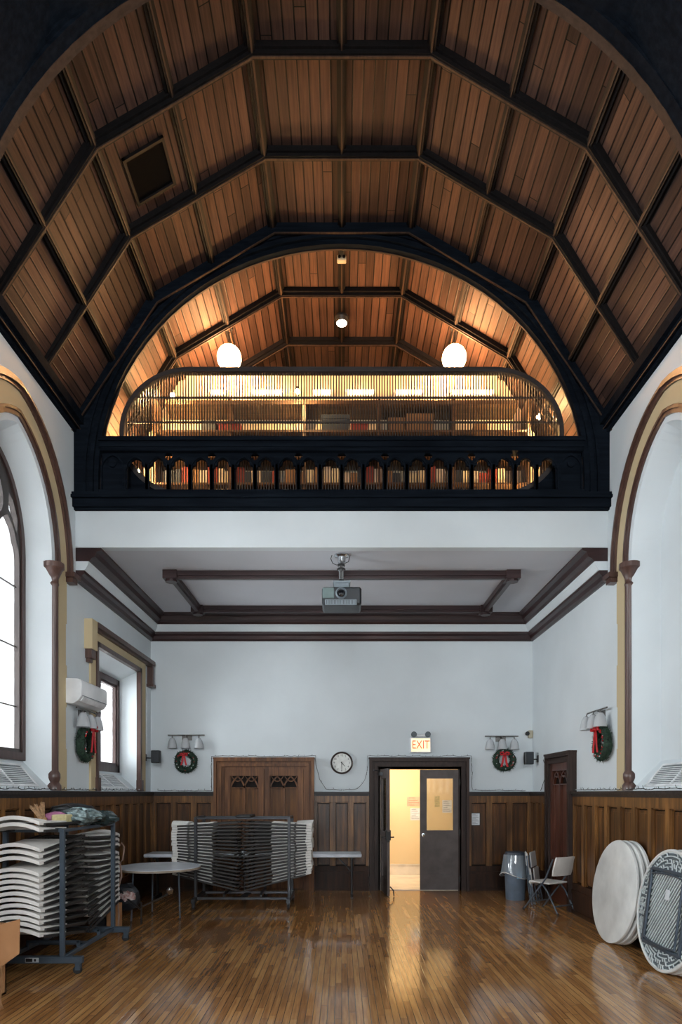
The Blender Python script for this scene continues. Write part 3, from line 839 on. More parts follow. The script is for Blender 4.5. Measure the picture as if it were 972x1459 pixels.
def gothic_door(name, x0, x1, top, mp, m, halves, rev=0.0):
    top -= .0
    root = sempty(name); b = B(); bxm(b, mp, x0, x1, 0, top, rev-.02, rev)
    b.build('door_panels', 'doorp' if m == 'doorw' else m, root, smooth=False)
    wl = (x1-x0)/halves
    for h in range(halves):
        a, e = x0+h*wl, x0+(h+1)*wl; b = B(); st = min(.1, wl*.16)
        bxm(b, mp, a+.006, a+st, .04, top, rev, rev+.055); bxm(b, mp, e-st, e-.006, .04, top, rev, rev+.055)
        bxm(b, mp, a+st, e-st, top-.12, top, rev, rev+.055); bxm(b, mp, a+st, e-st, .04, .3, rev, rev+.055)
        mm = (a+e)/2; bxm(b, mp, mm-.016, mm+.016, .3, top-.30, rev, rev+.045)
        bxm(b, mp, a+st, a+st+.012, .3, top-.12, rev, rev+.022); bxm(b, mp, e-st-.012, e-st, .3, top-.12, rev, rev+.022)
        tracery(b, mp, a+st+.01, e-st-.01, top-.33, top-.125, rev, rev+.045)
        bk = B(); bxm(bk, mp, a+st+.01, e-st-.01, top-.33, top-.12, rev, rev+.004); bk.build('tracery_ground', 'wainsb', root, smooth=False)  # dark ground, shade behind the tracery put into the colour
        b.build('door_leaf', m, root, smooth=False)
    return root
case(-2.295, -.495, 2.37, mpB, 'doorw')
gothic_door('door_1', -2.105, -.685, 2.18, mpB, 'doorw', 2, .01)
case(.495, 2.285, 2.37, mpB, 'casew')
# left wainscot door case trimming lies on the wall; side door on the right wall
case(9.58, 10.73, 2.36, mpR, 'casew', .14)
gothic_door('door_2', 9.72, 10.59, 2.22, mpR, 'doorred', 1, .01)

# taupe double door: right leaf shut, left leaf swung open
def leaf(root, mx, hinge_right=True, wdt=.715, H=2.17):
    """local: x from 0 (hinge) to wdt, y 0..-.045 thickness toward room, z"""
    b = B(mx); st = .12; t0, t1 = -.02, .025
    b.box(0, st, t0, t1, .01, H); b.box(wdt-st, wdt, t0, t1, .01, H)
    b.box(st, wdt-st, t0, t1, H-.16, H); b.box(st, wdt-st, t0, t1, .88, 1.08); b.box(st, wdt-st, t0, t1, .01, .28)
    b.box(st, wdt-st, t0+.020, t1-.020, .28, .88)
    for (x0, x1, z0, z1) in ((st, st+.012, .28, .88), (wdt-st-.012, wdt-st, .28, .88), (st, wdt-st, .28, .292), (st, wdt-st, .868, .88)): b.box(x0, x1, t0+.006, t1-.006, z0, z1)
    lf = b.build('door_leaf', 'taupe', root, smooth=False)
    B(mx).box(st, wdt-st, -.001, .003, 1.08, H-.16).build('door_glass', 'doorglass', root, smooth=False)
    return lf
d3 = sempty('door_3')
leaf(d3, MX.Translation((2.125, BACK-.03, 0)) @ MX.Rotation(pi, 4, 'Z'))
ang = R(-84.5)
mxl = MX.Translation((.72, BACK-.06, 0)) @ MX.Rotation(ang, 4, 'Z')
leaf(d3, mxl)
b = B(MX.Translation((1.47, BACK-.055, 1.0))); b.lathe([(.03, 0), (.03, -.012), (.012, -.014), (.012, -.03), (.026, -.045), (.026, -.055), (.0, -.062)], n=16, ax='y'); b.build('door_knob', 'chrome', d3)
b = B(mxl)
b.box(.62, .70, -.04, .045, .95, 1.12); b.tube([(.66, .05, 1.0), (.66, .10, 1.0), (.58, .11, 1.0)], .012); b.tube([(.66, -.05, 1.0), (.66, -.10, 1.0), (.58, -.11, 1.0)], .012)
b.box(.69, .722, -.02, .025, .92, 1.1); b.build('door_lock_lever', 'black2', d3)
b = B(mxl); b.tube([(.66, .04, .16), (.69, .09, .10), (.69, .10, .008)], .011, 8); b.build('door_stop', 'dsteel', d3)
b = B(mxl)
for z in (.2, 1.05, 1.95): b.box(-.012, .02, -.03, .03, z-.05, z+.05)
b.build('hinge', 'chairfr', d3, smooth=False)
b = B()
for z in (.2, 1.05, 1.95): b.box(2.105, 2.135, BACK-.062, BACK-.05, z-.05, z+.05)
b.build('hinge', 'chairfr', d3, smooth=False)
b = B(mxl); b.box(.05, .26, -.075, -.025, 2.06, 2.12); b.tube([(.2, -.06, 2.13), (.38, -.2, 2.15)], .010); b.build('door_closer', 'dsteel', d3)
# jamb lining, threshold
b = B(); b.box(.66, .70, BACK-.06, BACK+.15, 0, 2.22); b.box(2.12, 2.16, BACK-.06, BACK+.15, 0, 2.22); b.box(.66, 2.16, BACK-.06, BACK+.15, 2.18, 2.22); trim(b, 'taupe')
b = B(); b.box(.7, 2.12, BACK-.04, BACK+.15, 0, .012); trim(b, 'marble')
# corridor
CY = 14.0
b = B(); b.box(-.8, 3.6, CY, CY+.1, 0, 2.8); struct(b.build('wall_corridor', 'corr', smooth=False))
b = B(); b.box(-.8, -.7, BACK+.15, CY, 0, 2.8); struct(b.build('wall_corridor_left', 'corr', smooth=False))
b = B(); b.box(3.5, 3.6, BACK+.15, CY, 0, 2.8); struct(b.build('wall_corridor_right', 'corr', smooth=False))
b = B(); b.box(-.8, 3.6, BACK+.15, CY+.1, 2.8, 2.85); struct(b.build('ceiling_corridor', 'corr', smooth=False))
b = B(); b.box(-.8, 3.6, BACK+.1, CY+.1, -.1, -.001); struct(b.build('floor_corridor', 'marble', smooth=False))
b = B(); b.box(-.7, 3.5, CY-.02, CY, 0, .20); b.box(-.7, 3.5, CY-.03, CY, .20, .23); struct(b.build('baseboard_corridor', 'marble', smooth=False))
o = tag(B().lathe([(.16, 2.74), (.16, 2.79), (.03, 2.8)], (1.1, 13.0, 0)).build('corridor_ceiling_lamp', emis('corridor_lamp_glow', (255, 224, 180), 6)), 'round glowing ceiling lamp out in the corridor beyond the doors', 'ceiling lamp')

def paper(name, x, z, wd, h, Y, m, label, cat='notice', lines=6, lm='ink', mp=None, frame=None):
    mp = mp or (lambda u, v, w_: V((u, Y-w_, v)))
    t = thing(name, label, cat, mp(x, z-h/2, 0))
    b = B(); bxm(b, mp, x-wd/2, x+wd/2, z-h/2, z+h/2, .001, .004); b.build('sheet', m, t, True, smooth=False)
    b = B()
    for i in range(lines):
        zz = z+h*.38-i*h*.76/max(1, lines-1); L = wd*(.38 if i % 3 else .3); bxm(b, mp, x-wd*.38, x-wd*.38+L*2*(.7+.3*((i*7) % 3)/2), zz-h*.012, zz+h*.012, .004, .005)
    b.build('printed_lines', lm, t, True, smooth=False)
    if frame:
        b = B()
        for (a0, a1, v0, v1) in ((x-wd/2-.012, x-wd/2, z-h/2-.012, z+h/2+.012), (x+wd/2, x+wd/2+.012, z-h/2-.012, z+h/2+.012), (x-wd/2, x+wd/2, z-h/2-.012, z-h/2), (x-wd/2, x+wd/2, z+h/2, z+h/2+.012)): bxm(b, mp, a0, a1, v0, v1, .001, .012)
        b.build('frame', frame, t, True, smooth=False)
    return t
s_ = CY/F
paper('notice_sheet', (590-VX)*s_, EYE+(VY-1142)*s_, .30, .20, CY, 'pinkp', 'pink landscape notice with red print on the corridor wall, above a white one', lines=4, lm='redink')
paper('notice_sheet', (592-VX)*s_, EYE+(VY-1160)*s_, .22, .26, CY, 'paper', 'white notice on the corridor wall below the pink landscape notice')
paper('notice_sheet', (623-VX)*s_, EYE+(VY-1142)*s_, .11, .24, CY, 'yel', 'narrow greenish leaflet on corridor wall seen through the door glass', lines=5)
paper('notice_sheet', (637-VX)*s_, EYE+(VY-1149)*s_, .20, .27, CY, 'paper', 'white sheet on corridor wall seen through the right edge of the door glass')
paper('wall_notice', (677-VX)*BACK/F, EYE+(VY-1167)*BACK/F, .15, .21, BACK-.033, 'paper', 'small white notice in a dark frame on wainscot right of the grey double door', lines=8, frame='black2')

# ================================================================== OBJECTS
# ---- folding chairs (flat) and the two storage carts
def flat_chair():
    """local: x 0 (top of back) .. 1.06 (feet), y +-.23, z thickness"""
    t = thing('folding_chair', '', 'chair')
    def shell(x0, x1, bulge, z, th, wd):
        b = B(); n = 10; rows = 4; vs = []; fs = []
        for layer in (0, 1):
            for i in range(rows+1):
                u = i/rows; x = x0+(x1-x0)*u
                for k in range(n+1):
                    v = -1+2*k/n; zz = z + bulge*(1-v*v)*(1-.5*u) + (th if layer else 0)
                    vs.append((x+(.02*(1-v*v) if i == 0 else 0)*-1, v*wd, zz))
        m = (rows+1)*(n+1)
        for i in range(rows):
            for k in range(n):
                a = i*(n+1)+k; q = (a, a+1, a+n+2, a+n+1); fs += [q, tuple(m+j for j in q[::-1])]
        for k in range(n):
            fs += [(k, k+1, m+k+1, m+k), (rows*(n+1)+k, rows*(n+1)+k+1, m+rows*(n+1)+k+1, m+rows*(n+1)+k)]
        for i in range(rows):
            for c in (0, n):
                a = i*(n+1)+c; fs.append((a, a+n+1, m+a+n+1, m+a))
        b.add(vs, fs); return b
    shell(0, .24, .055, -.004, .034, .226).build('backrest', 'seat', t)
    shell(.27, .62, .006, .004, .020, .212).build('seat', 'seat', t)
    b = B()
    for s in (-1, 1): b.bev(.085, 1.02, s*.233-.009, s*.233+.009, -.014, .014, .003)
    b.box(.93, .95, -.23, .23, -.01, .005); b.build('front_frame', 'chairfr', t)
    b = B()
    for s in (-1, 1): b.bev(.30, 1.06, s*.185-.008, s*.185+.008, -.012, .008, .003)
    b.box(1.0, 1.02, -.185, .185, -.006, .006); b.build('rear_legs', 'chairfr', t)
    return t
proto = flat_chair(); used = [False]
def put_chair(M4, label, group):
    if not used[0]: o = proto; used[0] = True
    else: o = dup(proto)
    o.matrix_world = M4; l, r, s = M4.decompose(); o.location = l; o.rotation_mode = 'XYZ'; o.rotation_euler = r.to_euler(); o['label'] = label; o['group'] = group
def stack(C, zo, zi, where, group, jit):
    """C(side): matrix putting local x=0 at outer end. zo outer heights, zi inner heights (top first)"""
    n = len(zo)
    for i in range(n):
        a = math.atan2(zi[i]-zo[i], 1.06)
        m = C @ MX.Translation((random.uniform(-jit, jit), random.uniform(-jit, jit)*.5, zo[i])) @ MX.Rotation(-a, 4, 'Y')
        nm = 'topmost' if i == 0 else ('lowest' if i == n-1 else ONES[i+1]+' from the top')
        put_chair(m, 'flat white folding chair, %s, %s' % (nm, where), group)
def cart(name, label, loc, rz, L=1.42, Wd=.60, H=1.38, m='dsteel', sticker=False, cap=False):
    t = thing(name, label, 'chair cart', loc, rz); hx, hy = L/2, Wd/2
    for sx in (-1, 1):
        for sy in (-1, 1):
            B().bev(sx*hx-.022, sx*hx+.022, sy*hy-.022, sy*hy+.022, .15, H, .004).build('post', m, t)
            b = B(); fy = sy*(hy+.16)
            b.box(sx*hx-.03, sx*hx+.03, fy-.03, fy+.03, .10, .115); b.lathe([(.018, .075), (.018, .12)], (sx*hx, fy, 0), 10)
            b.box(sx*hx-.022, sx*hx-.016, fy-.02, fy+.03, .04, .10); b.box(sx*hx+.016, sx*hx+.022, fy-.02, fy+.03, .04, .10)
            c = b.build('caster', m, t)
            b = B(); b.lathe([(.0, -.02), (.038, -.02), (.042, -.012), (.042, .012), (.038, .02), (0, .02)], (sx*hx, fy+.012, .042), 18, 'x'); b.build('wheel', 'rubber', c)
        B().bev(sx*hx-.03, sx*hx+.03, -hy-.20, hy+.20, .105, .172, .006).build('foot_bar', m, t)
        B().bev(sx*hx-.02, sx*hx+.02, -hy, hy, H-.03, H+.01, .004).build('end_top_rail', m, t)
    for sy in (-1, 1):
        B().bev(-hx, hx, sy*hy-.02, sy*hy+.02, .13, .17, .004).build('bottom_rail', m, t)
        B().bev(-hx, hx, sy*hy-.014, sy*hy+.014, H-.03, H, .004).build('top_rail', m, t)
    b = B(); b.box(-.05, .05, -hy, hy, .13, .15)
    for sx in (-1, 1): b.bev(sx*.28-.015, sx*.28+.015, -hy, hy, .2, .23, .004); b.bev(sx*.28-.015, sx*.28+.015, -hy-.0, -hy+.03, .13, .23, .003); b.bev(sx*.28-.015, sx*.28+.015, hy-.03, hy, .13, .23, .003)
    b.build('chair_support_bars', m, t)
    if cap: B().bev(-.10, .13, -hy-.03, hy-.1, H, H+.035, .008).build('top_clamp_plate', 'black2', t)
    return t
# far cart, long axis along the back wall
CX2, CYY2 = -1.51, 10.22
cart('chair_storage_cart', 'steel folding-chair storage cart beside the back wall, in front of the carved oak doors', (CX2, CYY2, 0), 0, cap=True)
n2 = 19
zo = [1.235-.0405*i for i in range(n2)]; zi = [1.30-.0585*i for i in range(n2)]
CL = MX.Translation((CX2-1.09, CYY2, 0)); CR = MX.Translation((CX2+1.05, CYY2, 0)) @ MX.Rotation(pi, 4, 'Z')
stack(CL, zo, zi, 'left stack of far cart', 'folding chairs on the far cart', .012)
stack(CR, [z+.015 for z in zo], zi, 'right stack of far cart', 'folding chairs on the far cart', .012)
# near cart, long axis along the left wall
CX1, CY1 = -2.98, 7.02
cart('chair_storage_cart', 'blue-grey steel folding-chair storage cart along the left wall, nearest the camera', (CX1, CY1, 0), R(90), L=1.40, Wd=.55, H=1.40, m='grey')
zo1 = [1.46, 1.40, 1.215, 1.155, 1.095, .99, .935, .88, .825, .77, .715, .66, .605, .55, .495, .44]
zi1 = [1.44, 1.375, 1.30, 1.235, 1.17, 1.09, 1.01, .93, .85, .77, .69, .61, .53, .45, .36, .27]
C1 = MX.Translation((CX1, CY1-1.07, 0)) @ MX.Rotation(pi/2, 4, 'Z'); C2 = MX.Translation((CX1, CY1+1.07, 0)) @ MX.Rotation(-pi/2, 4, 'Z')
stack(C1, zo1, zi1, 'front stack of near cart', 'folding chairs on the near cart', .012)
zo3 = [z for z in zo1[2:]]; zi3 = [z-.03 for z in zi1[2:]]
stack(C2, zo3, zi3, 'rear stack of near cart', 'folding chairs on the near cart', .012)
st = thing('cart_label_sticker', 'grey and white instruction sticker on the foot of the near chair cart', 'sticker', (-2.72, 6.28, .14))
# sticker on the near foot bar, facing the camera
yb = CY1-.70-.031
b = B(); b.box(-3.05, -2.92, yb-.002, yb, .118, .162); b.build('sheet', 'sticker', st, True, smooth=False)
b = B(); b.box(-3.045, -2.98, yb-.003, yb-.002, .123, .157); b.box(-2.965, -2.945, yb-.003, yb-.002, .128, .152); b.build('printed_block', 'black2', st, True, smooth=False)

# ---- pile on the near cart
def crumple(b, c, r, sq, amp, n=18, seed=0):
    rnd = random.Random(seed); m = n//2; vs = []; fs = []
    for i in range(m+1):
        t = pi*i/m
        for k in range(n):
            a = 2*pi*k/n; rr = r*(1+amp*(rnd.random()-.5))
            vs.append((c[0]+rr*sq[0]*sin(t)*cos(a), c[1]+rr*sq[1]*sin(t)*sin(a), c[2]+rr*sq[2]*cos(t)))
    for i in range(m):
        for k in range(n): fs.append((i*n+k, (i+1)*n+k, (i+1)*n+(k+1) % n, i*n+(k+1) % n))
    b.add(vs, fs)
b = B(); crumple(b, (-3.02, 7.35, 1.53), .29, (.85, .9, .36), .14, 22, 3); 
t = b.build('duffel_bag', 'bagb'); tag(t, 'slumped black nylon bag on top of the near chair cart', 'bag')
b = B(); b.tube([(-3.2, 7.1, 1.52), (-3.1, 7.0, 1.60), (-2.95, 7.0, 1.62), (-2.85, 7.1, 1.53)], .012, 6); b.build('strap', 'black2', t)
b = B(); crumple(b, (-2.80, 6.98, 1.50), .21, (1.0, .95, .42), .35, 20, 5)
tag(b.build('plastic_wrapped_bundle', 'foil', smooth=False), 'shiny crumpled clear plastic bundle on top of the near chair cart', 'bundle')
b = B(); crumple(b, (-2.70, 7.34, 1.47), .19, (.9, .9, .42), .35, 20, 9)
tag(b.build('dark_plastic_bag', mat('dark_shiny_plastic', (44, 60, 62), .25, .2, scale=20, bump=.5), smooth=False), 'dark glossy plastic bag beside the clear bundle on the near chair cart', 'bag')
b = B(); crumple(b, (-3.0, 6.82, 1.50), .11, (1.2, .8, .5), .2, 16, 11)
tag(b.build('pink_cloth', 'pink'), 'crumpled pink cloth tucked beside the straw brush on the near cart', 'cloth')
b = B()
rnd = random.Random(4)
for i in range(46):
    a = rnd.uniform(-.5, .55); c = rnd.uniform(-.25, .25); L = rnd.uniform(.17, .22)
    p0 = V((-3.07+rnd.uniform(-.02, .02), 6.72+rnd.uniform(-.02, .02), 1.45)); d = V((-.35+a*.6, c, .75)).normalized()
    b.tube([p0, p0+d*L*.5+V((0, 0, .01)), p0+d*L], [.005, .006, .003], 4)
b.lathe([(.03, 1.42), (.035, 1.47), (.03, 1.50)], (-3.07, 6.72, 0), 10)
tag(b.build('straw_brush', 'straw', smooth=False), 'fan-shaped tan straw brush standing up on the near chair cart', 'brush')
b = B(); b.bev(-2.95, -2.80, 6.62, 6.80, 1.445, 1.53, .012)
tag(b.build('cream_packet', 'yel'), 'cream striped packet lying in front of the clear plastic bundle', 'packet')

# ---- round table standing on its legs
RT = (-2.55, 9.12)
t = thing('round_folding_table', 'round white-topped folding table standing on thin legs between the two chair carts', 'table', (RT[0], RT[1], 0))
B().lathe([(0, .70), (.56, .70), (.565, .705), (.565, .725), (.56, .73), (0, .73)], n=48).build('tabletop', 'tblt', t)
B().lathe([(.55, .692), (.568, .694), (.570, .722), (.55, .722)], n=48, ring=True).build('edge_band', 'tbledge', t)
for (dx, dy) in ((.31, -.08), (.16, .50), (-.30, -.28), (-.22, .42)):
    B().tube([(dx*.93, dy*.93, .70), (dx, dy, .02)], .011, 8).build('leg', 'chairgr', t)
    B().tube([(dx, dy, .02), (dx, dy, 0)], .014, 8).build('foot', 'rubber', t)
b = B(); b.box(-.3, .3, -.18, -.15, .67, .70); b.box(-.3, .3, .42, .45, .67, .70); b.build('apron_rails', 'chairgr', t)
# things under it
t = thing('cloth_carry_sling', 'black sling bag of red-and-white plaid cloth hanging in a frame under the round table', 'bag', (-2.84, 8.62, .0))
b = B(); crumple(b, (-2.84, 8.62, .38), .19, (.95, .6, .9), .3, 16, 21); b.build('bag_body', 'bagb', t, True)
b = B(); crumple(b, (-2.80, 8.525, .40), .085, (1.2, .5, .75), .5, 12, 22); b.build('plaid_lining', 'plaid', t, True)
b = B(); b.tube([(-3.05, 8.55, .66), (-2.78, 8.5, .36), (-2.62, 8.5, .24)], .014, 6); b.tube([(-2.62, 8.6, .26), (-2.36, 8.72, .38), (-2.30, 8.74, .42)], .012, 6); b.tube([(-3.02, 8.66, .66), (-3.0, 8.66, .008)], .012, 6); b.tube([(-2.66, 8.66, .3), (-2.66, 8.66, .008)], .012, 6); b.tube([(-3.0, 8.66, .3), (-2.66, 8.66, .3)], .01, 6); b.build('frame', 'black2', t, True)
b = B(); crumple(b, (-2.30, 8.74, .44), .045, (1, 1, 1.1), .4, 10, 23); b.build('shiny_knob', 'chrome', t, True)
b = B(); b.bev(-2.98, -2.84, 8.26, 8.44, .0, .34, .004)
tag(b.build('cardboard_box', 'card'), 'narrow upright cardboard box on the floor under the round table', 'box')
b = B(); b.bev(-3.14, -3.0, 8.3, 8.45, 0, .38, .01)
tag(b.build('dark_storage_box', 'bagb'), 'dark narrow box behind the near cart, left of the upright cardboard box', 'box')
b = B(); b.tube([(-2.83, 8.32, 1.08), (-2.80, 8.30, 1.12), (-2.77, 8.32, 1.06), (-2.79, 8.31, .9), (-2.83, 8.33, .86), (-2.80, 8.3, .7), (-2.82, 8.2, .5), (-2.80, 8.2, .2), (-2.81, 8.2, .01)], .010, 6)
tag(b.build('hanging_cord', mat('tan_braided_cord', (150, 124, 110), .8)), 'tan cord looped down the back end of the near chair cart', 'cord')

# ---- two long folding tables against the back wall
def long_table(name, x0, x1, y0, y1, label):
    t = thing(name, label, 'table', ((x0+x1)/2, (y0+y1)/2, 0))
    B().bev(x0, x1, y0, y1, .69, .745, .012).build('tabletop', 'tblt', t, True)
    for x in (x0+.16, x1-.16):
        b = B(); ym = (y0+y1)/2
        b.tube([(x, ym, .69), (x, ym, .03)], .022, 8); b.bev(x-.02, x+.02, y0+.05, y1-.05, .0, .04, .006); b.tube([(x, ym, .42), (x+(.25 if x < (x0+x1)/2 else -.25), ym, .69)], .010, 6)
        b.bev(x-.02, x+.02, y0+.06, y1-.06, .655, .69, .004); b.build('leg', 'black2', t, True)
long_table('long_folding_table', -3.26, -1.47, 10.72, 11.25, 'long narrow white table against back wall, its end showing left of the far cart')
long_table('long_folding_table', -1.45, .33, 10.72, 11.25, 'long narrow white table against back wall with its free end by the open door')

# ---- trash bin with liner and lid
bx0 = 2.86
t = thing('trash_bin', 'tall blue-grey trash bin with a loose clear liner, beside the back-right corner', 'bin', (bx0, 10.75, 0))
B().lathe([(.0, 0), (.15, 0), (.155, .01), (.175, .55), (.18, .56), (.18, .60), (.172, .60), (.15, .03), (0, .03)], n=28).build('bin_body', 'bin', t)
B().lathe([(.188, .57), (.192, .60), (.19, .70), (.16, .78), (.15, .785), (.0, .79)], n=28).build('lid', 'bind', t)
b = B(); rnd = random.Random(8); n = 28; prof = [(.19, .74), (.20, .66), (.215, .56), (.235, .47), (.25, .41)]; vs = []; fs = []
for i, (r, z) in enumerate(prof):
    for k in range(n):
        a = 2*pi*k/n; rr = r*(1+.09*(i/4)*sin(a*3+1)+.05*(i/4)*rnd.uniform(-1, 1)); vs.append((rr*cos(a), rr*sin(a), z+(.05*sin(a*2+.5)+.03*rnd.uniform(-1, 1))*(i/4)))
for i in range(len(prof)-1):
    for k in range(n): fs.append((i*n+k, i*n+(k+1) % n, (i+1)*n+(k+1) % n, (i+1)*n+k))
b.add(vs, fs); b.build('clear_liner', 'bagfilm', t)
b = B(); b.tube([(.25*cos(2*pi*k/28)*(1+.09*sin(2*pi*k/28*3+1)), .25*sin(2*pi*k/28)*(1+.09*sin(2*pi*k/28*3+1)), .41+.05*sin(2*pi*k/28*2+.5)) for k in range(28)], .006, 5, closed=True); b.build('liner_hem', 'seat', t)
b = B(); b.box(-.02, .06, -.179, -.170, .36, .47); b.build('blue_label', 'blues', t, smooth=False)

# ---- open folding chair, and folded ones behind it
t = thing('folding_chair', 'open folding chair with white seat and grey steel legs facing away to the left', 'chair', (3.08, 9.66, 0), R(-58))
# local: chair faces -x ; back at +x
def rslab(b, x0, x1, z0, z1, wd, th, bulge=0, n=8):
    vs = []; fs = []
    for lay in (0, 1):
        for i in range(5):
            u = i/4
            for k in range(n+1):
                v = -1+2*k/n
                vs.append((x0+(x1-x0)*u+(bulge*(1-v*v))+(th if lay else 0)*(z1-z0), v*wd*(1-.06*abs(2*u-1)**2), z0+(z1-z0)*u-(th if lay else 0)*(abs(x1-x0))*1.0))
    m = 5*(n+1)
    for i in range(4):
        for k in range(n):
            a = i*(n+1)+k; q = (a, a+1, a+n+2, a+n+1); fs += [q, tuple(m+j for j in q[::-1])]
    for k in range(n): fs += [(k, k+1, m+k+1, m+k), (4*(n+1)+k, 4*(n+1)+k+1, m+4*(n+1)+k+1, m+4*(n+1)+k)]
    for i in range(4):
        for c in (0, n): a = i*(n+1)+c; fs.append((a, a+n+1, m+a+n+1, m+a))
    b.add(vs, fs)
def open_chair_parts(t, m='chairgr'):
    b = B(); rslab(b, .20, .27, .56, .83, .205, .09, .03); b.box(.0, .001, 0, .001, .5, .501); b.build('backrest', 'seat', t)
    b = B(); b.bev(-.22, .16, -.20, .20, .425, .45, .01); b.bev(-.24, -.19, -.19, .19, .40, .445, .012); b.build('seat', 'seat', t)
    for s in (-1, 1):
        b = B(); b.tube([(-.30, s*.215, .02), (.10, s*.215, .50), (.24, s*.215, .80)], .012, 8); b.build('front_leg', m, t)
        b = B(); b.tube([(.30, s*.19, .02), (.12, s*.19, .32), (.0, s*.19, .44)], .012, 8); b.build('rear_leg', m, t)
        B().lathe([(.015, 0), (.016, .03), (.012, .035)], (-.31, s*.215, 0), 8).build('foot_cap', 'rubber', t)
        B().lathe([(.015, 0), (.016, .03), (.012, .035)], (.31, s*.19, 0), 8).build('foot_cap', 'rubber', t)
    b = B(); b.tube([(.25, -.19, .12), (.25, .19, .12)], .010, 8); b.tube([(-.21, -.215, .13), (-.21, .215, .13)], .010, 8); b.build('stretchers', m, t)
    b = B(); b.box(.255, .262, -.04, .04, .755, .785); b.build('handle_slot', 'black2', t, smooth=False)
open_chair_parts(t)
for i, (x, y, lab) in enumerate(((3.12, 10.42, 'folded white chair with grey legs standing upright just behind the open one'),
                                 (3.00, 10.34, 'folded white folding chair wedged between the bin and the other folded chair'))):
    t = thing('folding_chair', lab, 'chair', (x, y, 0), R(62+i*16), 'folded chairs beside the bin')
    tl = R(6)
    mx = MX.Rotation(-tl, 4, 'X')
    b = B(mx); b.bev(-.2, .2, -.02, .0, .58, .82, .012); b.build('backrest', 'seat', t)
    b = B(mx); b.bev(-.19, .19, -.045, -.025, .28, .57, .012); b.build('seat', 'seat', t)
    for s in (-1, 1):
        b = B(mx); b.tube([(s*.21, 0, .012), (s*.21, 0, .78)], .011, 8); b.build('front_leg', 'chairgr', t)
        b = B(mx); b.tube([(s*.18, -.05, .015), (s*.18, -.02, .48)], .011, 8); b.build('rear_leg', 'chairgr', t)
    b = B(mx); b.tube([(-.21, 0, .12), (.21, 0, .12)], .009, 8); b.tube([(-.18, -.045, .08), (.18, -.045, .08)], .009, 8); b.build('stretchers', 'chairgr', t)

